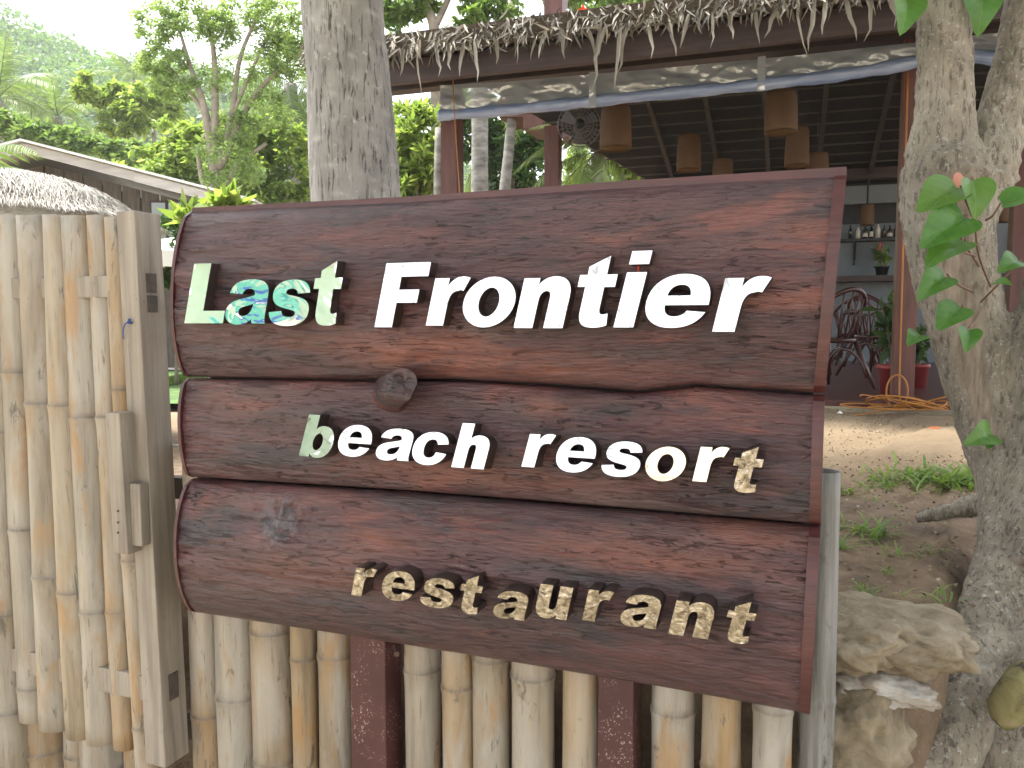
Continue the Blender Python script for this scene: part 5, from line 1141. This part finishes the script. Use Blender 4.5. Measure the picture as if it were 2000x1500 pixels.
# tall trunks seen in part
def big_palm(name, label, pts, height, crown, seed, rings=True, mat='coco', L=3.0):
    """pts: (px, py, Y, half width px) going down; carries on straight to the ground and up to its crown"""
    pp = [at(a, b, y) for a, b, y, w_ in pts]; ra = [w_ * y / F for a, b, y, w_ in pts]
    d = (pp[0] - pp[1]).normalized(); top = pp[0] + d * ((height - pp[0].z) / d.z)
    d2 = (pp[-1] - pp[-2]).normalized(); bot = pp[-1] + d2 * ((TERR - .05 - pp[-1].z) / d2.z)
    pp = [top] + pp + [bot]; ra = [ra[0] * .8] + ra + [ra[-1] * 1.18]
    o = thing(name, label, 'palm tree', (bot.x, bot.y, TERR)); b = Vector(o.location)
    cum = [0]
    for i in range(1, len(pp)): cum.append(cum[-1] + (pp[i] - pp[i - 1]).length)
    n, seg = (int(cum[-1] / .018) if rings else 60), (72 if rings else 18)
    s = np.linspace(0, cum[-1], n); C = np.stack([np.interp(s, cum, [p[i] for p in pp]) for i in range(3)], 1) - np.array(b); rr = np.interp(s, cum, ra)
    A = np.linspace(0, 2 * math.pi, seg, endpoint=False); Sg, Ag = np.meshgrid(s, A, indexing='ij'); Zc = np.repeat(C[:, 2:3], seg, 1)
    if rings:
        tilt = Zc + .04 * np.sin(Ag + seed) + .015 * np.sin(2 * Ag + Zc * 2); ph = (tilt / .105 + .5 * vnoise(Zc * 2.2, 0, 0, seed)) % 1
        ring = np.exp(-((ph - .5) / .10) ** 2); ck = np.abs(fbm(np.cos(Ag) * 7, np.sin(Ag) * 7, Zc * 1.6, 3, seed + 2))
        Rg = rr[:, None] * (1 + .012 * ring + .02 * fbm(np.cos(Ag) * 1.5, np.sin(Ag) * 1.5, Zc * 2, 3, seed)) - .004 * np.exp(-(ck / .03) ** 2)
    else: Rg = rr[:, None] * (1 + .03 * fbm(np.cos(Ag) * 2, np.sin(Ag) * 2, Zc * 4, 2, seed))
    V = np.stack([C[:, 0:1] + np.cos(Ag) * Rg, C[:, 1:2] + np.sin(Ag) * Rg, Zc], -1).reshape(-1, 3)
    i, k = np.meshgrid(np.arange(n - 1), np.arange(seg), indexing='ij'); k2 = (k + 1) % seg
    Q = np.stack([i * seg + k, (i + 1) * seg + k, (i + 1) * seg + k2, i * seg + k2], -1).reshape(-1, 4)
    me = np_mesh('trunk', V, Q, True)
    if rings: me.attributes.new('ring', 'FLOAT', 'POINT').data.foreach_set('value', np.exp(-((ph - .5) / .04) ** 2).astype(np.float32).ravel())
    link('trunk', me, o, mat)
    r7 = np.random.default_rng(seed); ms = [frond_mesh(L, a, r7) for a in (.5, .8, 1.)]
    for q in range(crown):
        f = link('frond', ms[q % 3], o, 'leaf_palm'); f.location = top - b; f.rotation_euler = (R(-30 + 90 * (q + .5) / crown), 0, q * 2.399)
    return o
big_palm('coconut_palm', 'thick grey coconut trunk with cracked rings right behind the sign', [(668, -20, 3.35, 76), (672, 60, 3.35, 76), (684, 180, 3.35, 78), (694, 300, 3.35, 81), (698, 390, 3.35, 82)], 8.5, 10, 1)
big_palm('coconut_palm', 'slimmer grey trunk peeking out left behind the thick coconut trunk', [(622, -20, 4.2, 24), (624, 120, 4.2, 25), (628, 260, 4.2, 26), (634, 390, 4.2, 27)], 8.0, 8, 4)
big_palm('coconut_palm', 'pale straight coconut trunk seen beyond the first restaurant post', [(936, -20, 14, 15), (936, 100, 14, 15.5), (937, 250, 14, 16), (937, 380, 14, 16.5)], 12, 10, 2, False, 'pale_bark')
big_palm('coconut_palm', 'thin leaning pale trunk between the restaurant posts', [(1003, 150, 15, 9), (1000, 230, 15, 9), (992, 310, 15, 10), (985, 380, 15, 11)], 6, 8, 3, False, 'pale_bark', 1.6)
for nm, px, Y, y0, w_, lab in (('tree_trunk', 302, 25, 245, 4, 'short pale trunk stump before the bright tree left of centre'), ('tree_trunk', 858, 11, 250, 8, 'pale curved trunk hugging the left restaurant post')):
    g = gnd(px, Y); o = MB().tube(smooth_path([(0, 0, 0), at(px - 3, (640 + y0) / 2, Y) - Vector(g), at(px, y0, Y) - Vector(g)], 12), lin(w_ * 1.3 * Y / F, w_ * Y / F, 12), 10).build(nm, 'pale_bark', None, True); o.location = g; tag(o, lab, 'tree trunk')

# ------------------------------------------------------------------ timber house with low gable, upper left
YH = 11.; HF = Frame((at(45, 300, YH).x, YH, TERR), 4)
house = thing('timber_house', 'dark plank house with a low pale-edged gable roof at the left', 'house', HF.o, HF.a)
def H(px, py, y=0): return HF.hit(px, py, y)
pk, er, elp = H(45, 287, -.5), H(500, 404, -.5), H(-390, 404, -.5)
slope = (er[1] - pk[1]) / (er[0] - pk[0])
MB().prism([(elp[0] + .5, 0), (er[0] - .5, 0), (er[0] - .5, er[1] - .22), (pk[0], pk[1] - .12), (elp[0] + .5, elp[1] - .22)], .06, .10).build('wall', 'brown_wood', house)
x = elp[0] + .5; k = 0
while x < er[0] - .62:
    xa, xb = x, min(x + .24, er[0] - .52); f = lambda q: pk[1] - abs(q - pk[0]) * abs(slope) - .13
    MB().prism([(xa + .006, 0), (xb - .006, 0), (xb - .006, f(xb)), (xa + .006, f(xa))], .03 + .006 * (k % 2), .058).build('plank', 'brown_wood', house); x += .25; k += 1
MB().box(elp[0] + .5, er[0] - .5, .10, 5, 0, er[1] - .25).build('rear_wall', 'brown_wood', house)
def slope_board(p, q, y0, y1, dz0, dz1, name, mat):
    MB().prism([(p[0], p[1] + dz0), (q[0], q[1] + dz0), (q[0], q[1] + dz1), (p[0], p[1] + dz1)] if p[0] < q[0] else [(q[0], q[1] + dz0), (p[0], p[1] + dz0), (p[0], p[1] + dz1), (q[0], q[1] + dz1)], y0, y1).build(name, mat, house)
MAT['barge'] = simple('weathered_bargeboard', (.38, .355, .33), .8, .2, 3, .3, (1, 6, 6)); MAT['flash'] = simple('pale_roof_sheet', (.62, .61, .58), .5, .1, 3, .1)
jm = (H(262, 352, -.5)); 
slope_board(pk, (jm[0], pk[1] + slope * (jm[0] - pk[0])), -.50, -.46, -.07, .05, 'bargeboard', 'barge'); slope_board((jm[0] + .005, pk[1] + slope * (jm[0] - pk[0])), er, -.515, -.475, -.08, .04, 'bargeboard', 'barge'); slope_board(elp, pk, -.50, -.46, -.07, .05, 'bargeboard', 'barge')
for a, b in ((pk, er), (elp, pk)): slope_board(a, b, -.56, 5.3, .065, .095, 'roof_sheet', 'flash')
for a, b in ((296, 325), (329, 356)):
    w0, z1 = H(a, 396, 0); w1, z0 = H(b, 470, 0); fr_ = MB().box(w0 - .03, w1 + .03, .0, .028, z0 - .03, z1 + .03).build('window_frame', 'dark_wood', house); MB().box(w0, w1, -.006, -.001, z0, z1).build('pane', 'pane', fr_)

# straw roof of the small hut just behind the gate
YHu = 4.6; hc = at(20, 420, YHu)
hut = thing('straw_hut', 'small hut with a rounded pale straw roof behind the gate top', 'hut', (hc.x, YHu, TERR))
out = [(-330, 470), (-250, 420), (-120, 372), (0, 346), (60, 348), (110, 356), (150, 367), (185, 382), (205, 400), (218, 418), (224, 430)]
pr_ = [at(a, b, YHu) - Vector(hut.location) for a, b in out]
nv = 14; V = []
for q in np.linspace(-1, 1, nv):
    for p in pr_: V.append((p.x, q * .5, pr_[-1].z - .05 + (p.z - pr_[-1].z + .05) * math.sqrt(max(0, 1 - abs(q) ** 2.2))))
m_ = len(pr_); me = MB().add(V, [(i * m_ + j, i * m_ + j + 1, (i + 1) * m_ + j + 1, (i + 1) * m_ + j) for i in range(nv - 1) for j in range(m_ - 1)]).mesh('straw_roof', True); link('straw_roof', me, hut, 'straw_body')
r8 = np.random.default_rng(9); n = 26000; tq = r8.uniform(-.97, .97, n); xq = r8.uniform(pr_[0].x, pr_[-1].x, n)
px_ = [p.x for p in pr_]; pz_ = [p.z for p in pr_]
def hz_(x, q): return pr_[-1].z - .05 + (np.interp(x, px_, pz_) - pr_[-1].z + .05) * np.sqrt(np.maximum(0, 1 - np.abs(q) ** 2.2))
P = np.stack([xq, tq * .5, hz_(xq, tq) + .012], 1); dx = r8.normal(.7, .22, n) * np.where(xq > -.1, 1, -1); dy = tq * .9 + r8.normal(-.25, .2, n)
L_ = .12; D = np.stack([dx, dy, (hz_(xq + dx * .1, np.clip(tq + dy * .1, -.99, .99)) - hz_(xq, tq)) * 10], 1)
V, Q = leaves(P, .13, .028, 0, D, r8, .3); link('straw', np_mesh('straw', V, Q), hut, 'straw')['kind'] = 'stuff'
for dx in (-1.2, .30):
    for dy in (-.35, .35): MB().tube([(dx, dy, 0), (dx, dy, pr_[-1].z + .12)], .045, 10).build('post', 'bamboo', hut, True)

# ------------------------------------------------------------------ seen through the gap: parasol, fence, pool, lawn, chair
PZ = TERR + .012
def quad_ground(name, corners, z, mat):
    pts = [on_z(a, b, z) for a, b in corners]; o = link(name, np_mesh(name, [tuple(p) for p in pts], [(0, 1, 2, 3)]), None, mat); tag(o, None, None, kind='structure'); return o
quad_ground('lawn', [(150, 788), (480, 788), (480, 724), (150, 724)], TERR + .045, 'turf')
quad_ground('pool_deck', [(150, 722), (480, 722), (480, 660), (150, 660)], TERR + .05, 'deck')
quad_ground('pool_water', [(150, 709), (480, 709), (480, 678), (150, 678)], TERR + .058, 'water')
r9 = np.random.default_rng(12); a_, b_ = on_z(320, 786, TERR + .04), on_z(390, 726, TERR + .04)
n = 5000; P = np.stack([r9.uniform(a_.x - 1, b_.x + .6, n), r9.uniform(a_.y, b_.y, n), np.full(n, TERR + .045)], 1); V, Q = leaves(P, .06, .18, -1.2, None, r9); tag(link('lawn_grass', np_mesh('lawn_grass', V, Q), None, 'leaf_grass'), 'short bright lawn grass seen in the gap left of the sign', 'grass', kind='stuff')
Yp = 9.; pc = at(352, 462, Yp)
par = thing('parasol', 'white parasol peeking out between gate and sign', 'parasol', (pc.x, Yp, TERR)); hz0 = pc.z - TERR
mb = MB(); seg = 8; R_ = 1.15
vs = [(0, 0, hz0)] + [(R_ * math.cos(2 * math.pi * k / 8 + .2), R_ * math.sin(2 * math.pi * k / 8 + .2), hz0 - .24) for k in range(8)] + [(R_ * math.cos(2 * math.pi * k / 8 + .2), R_ * math.sin(2 * math.pi * k / 8 + .2), hz0 - .40) for k in range(8)]
mb.add(vs, [(0, 1 + k, 1 + (k + 1) % 8) for k in range(8)] + [(1 + k, 9 + k, 9 + (k + 1) % 8, 1 + (k + 1) % 8) for k in range(8)]).build('canopy', 'white', par); MB().tube([(0, 0, 0), (0, 0, hz0)], .025, 10).build('pole', 'metal_grey', par, True)
for k in range(8): MB().tube([(0, 0, hz0 - .03), (R_ * math.cos(2 * math.pi * k / 8 + .2), R_ * math.sin(2 * math.pi * k / 8 + .2), hz0 - .26)], .01, 5).build('rib', 'brown_wood', par)
Yf = 15.; sf = thing('slat_fence', 'brown slatted fence beyond the pool in the gap', 'fence', (at(250, 640, Yf).x, Yf, TERR)); zt_f = at(330, 535, Yf).z - TERR; zb_f = 0
for k in range(26): MB().box(k * .075, k * .075 + .062, 0, .03, zb_f, zt_f).build('slat', 'brown_wood', sf)
MB().box(0, 26 * .075, .031, .07, zt_f - .3, zt_f - .22).build('rail', 'brown_wood', sf)
def pool_chair():
    p = on_z(338, 668, TERR + .05); o = thing('pool_chair', 'black metal chair standing by the pool in the gap', 'chair', (p.x, p.y, TERR + .05), .3)
    for sx in (-.24, .24):
        for sy in (-.24, .24): MB().tube([(sx, sy, 0), (sx, sy, .45 if sy < 0 else .9)], .018, 8).build('leg', 'black', o)
    MB().box(-.26, .26, -.26, .26, .44, .47).build('seat', 'black', o, bevel=.005)
    for z in (.6, .72, .84): MB().box(-.24, .24, .225, .25, z, z + .05).build('back_slat', 'black', o)
    for sx in (-.25, .25): MB().box(sx - .02, sx + .02, -.25, .24, .64, .665).build('armrest', 'black', o)
pool_chair()
w_o = MB().tube(smooth_path([at(320, 868, 2.25), at(345, 870, 2.25), at(380, 866, 2.25)], 10), .0022, 6); w_o.tube(smooth_path([at(320, 874, 2.25), at(345, 872, 2.25), at(380, 872, 2.25)], 10), .0022, 6); tag(w_o.build('white_wire', 'white', None, True), 'two thin white wires crossing the gap between gate and sign', 'wire')
tree('shrub', 'leafy shrub growing between house wall and parasol', gnd(345, 8.2), [stem_to(345, 8.2, 430, 4, 2)], [(345, 440, 8.2, 36, 30, 500), (330, 520, 8.2, 30, 40, 400)], .10, 'leaf_dark', cat='shrub', clumps=12, cr=.3, seed=21)
tree('shrub', 'bright green shrub tip above the left corner of the sign', gnd(420, 5.5), [stem_to(410, 5.5, 420, 3, 2)], [(375, 425, 5.5, 24, 18, 60), (440, 402, 5.5, 36, 12, 110), (420, 440, 5.5, 40, 30, 150)], .14, 'leaf_bright', cat='shrub', aspect=.4, droop=-.6, clumps=9, cr=.35, seed=22)

# ------------------------------------------------------------------ behind the camera: what the mirror letters see, plus trees added for shade
def street_tree(label, x, y, h, seed):
    o = thing('street_tree', label, 'tree', (x, y, 0)); MB().tube(smooth_path([(0, 0, 0), (.1, 0, h * .4), (0, 0, h * .75)], 10), lin(.16, .06, 10), 10).build('trunk', 'thin_bark', o, True)
    rs = np.random.default_rng(seed); P = np.concatenate([blob_points((rs.uniform(-.5, .5), rs.uniform(-.5, .5), h * q), (1.5, 1.5, h * .22), 1100, 14, .32, rs) for q in (.25, .5, .8)]); V, Q = leaves(P, .22, .5, .3, None, rs); link('crown', np_mesh('crown', V, Q), o, 'leaf_mid')
MAT['pale_green'] = simple('pale_green_paint', (.50, .62, .48), .7, .08, 2, .05)
street_tree('leafy street tree mirrored in the first letter of the sign', -8.8, .5, 4.6, 1); street_tree('second street tree mirrored beside the first letter', -10.5, 2.6, 5.2, 2)
kk = thing('street_kiosk', 'pale green kiosk mirrored in the last letter of the first word', 'kiosk', (-14.2, -5.9, 0), R(-58))
MB().box(-1.5, 1.5, -.6, .6, 0, 2.9).build('wall', 'pale_green', kk, bevel=.02); MB().box(-1.75, 1.75, -.85, .85, 2.9, 3.0).build('roof', 'flash', kk, bevel=.01)
for k_, (sx_, sy_, hh_) in enumerate(((-1.9, -5.8, 6.4), (1.9, -6.9, 7.0), (5.2, -5.4, 6.4))):  # unseen trees added to cut the sky light on the foreground
    o = thing('added_shade_tree', ('unseen tree added behind the viewer to shade the foreground, left one', 'unseen tree added behind the viewer to shade the foreground, middle one', 'unseen tree added behind the viewer to shade the foreground, right one')[k_], 'tree', (sx_, sy_, 0)); MB().tube(smooth_path([(0, 0, 0), (.15, 0, hh_ * .4), (0, 0, hh_ * .8)], 10), lin(.2, .08, 10), 10).build('trunk', 'thin_bark', o, True)
    P = np.concatenate([blob_points((rng.uniform(-1, 1), rng.uniform(-.8, .8), hh_ + q), (2.4, 2.2, 1.2), 900, 16) for q in (-.7, 0., .8)]); V, Q = leaves(P, .36, .6); link('crown', np_mesh('crown', V, Q), o, 'leaf_mid')
bt = thing('painted_boat', 'teal white and blue boat mirrored in the letters of the first word', 'boat', (-12.6, -5.0, .0), R(62))
for i, (z0, z1, mt) in enumerate(((.75, 1.15, 'boat_white'), (1.15, 1.35, 'boat_blue'), (1.35, 1.85, 'teal'))):
    V = []
    for j in range(17):
        t = j / 16 * 2 - 1; wd = .75 * (1 - abs(t) ** 2.5) + .01; sh = .25 * t * t
        for sg in (-1, 1): V += [(t * 1.2, sg * wd * (.6 + .2 * i) * .7, z0 + sh), (t * 1.2, sg * wd * (.8 + .2 * i) * .7, z1 + sh)]
    MB().add(V, [(j * 4 + a, j * 4 + a + 1, j * 4 + a + 5, j * 4 + a + 4) for j in range(16) for a in (0, 2)]).build('hull', mt, bt, True)
for x in (-.7, .7): MB().box(x - .08, x + .08, -.4, .4, 0, .8).build('trestle', 'brown_wood', bt)

# ------------------------------------------------------------------ air
hz = MB().box(-430, 430, -430, 430, -1, 130).build('haze', None); hz.data.materials.clear()
mh = bpy.data.materials.new('haze'); mh.use_nodes = True; nn = mh.node_tree.nodes
for n_ in list(nn):
    if n_.type == 'BSDF_PRINCIPLED': nn.remove(n_)
pv = nn.new('ShaderNodeVolumePrincipled'); pv.inputs['Color'].default_value = (.93, .97, 1, 1); pv.inputs['Density'].default_value = .0008; pv.inputs['Anisotropy'].default_value = 0
mh.node_tree.links.new(pv.outputs[0], nn['Material Output'].inputs['Volume']); hz.data.materials.append(mh); tag(hz, 'pale humid haze over the whole place', 'haze', kind='stuff')
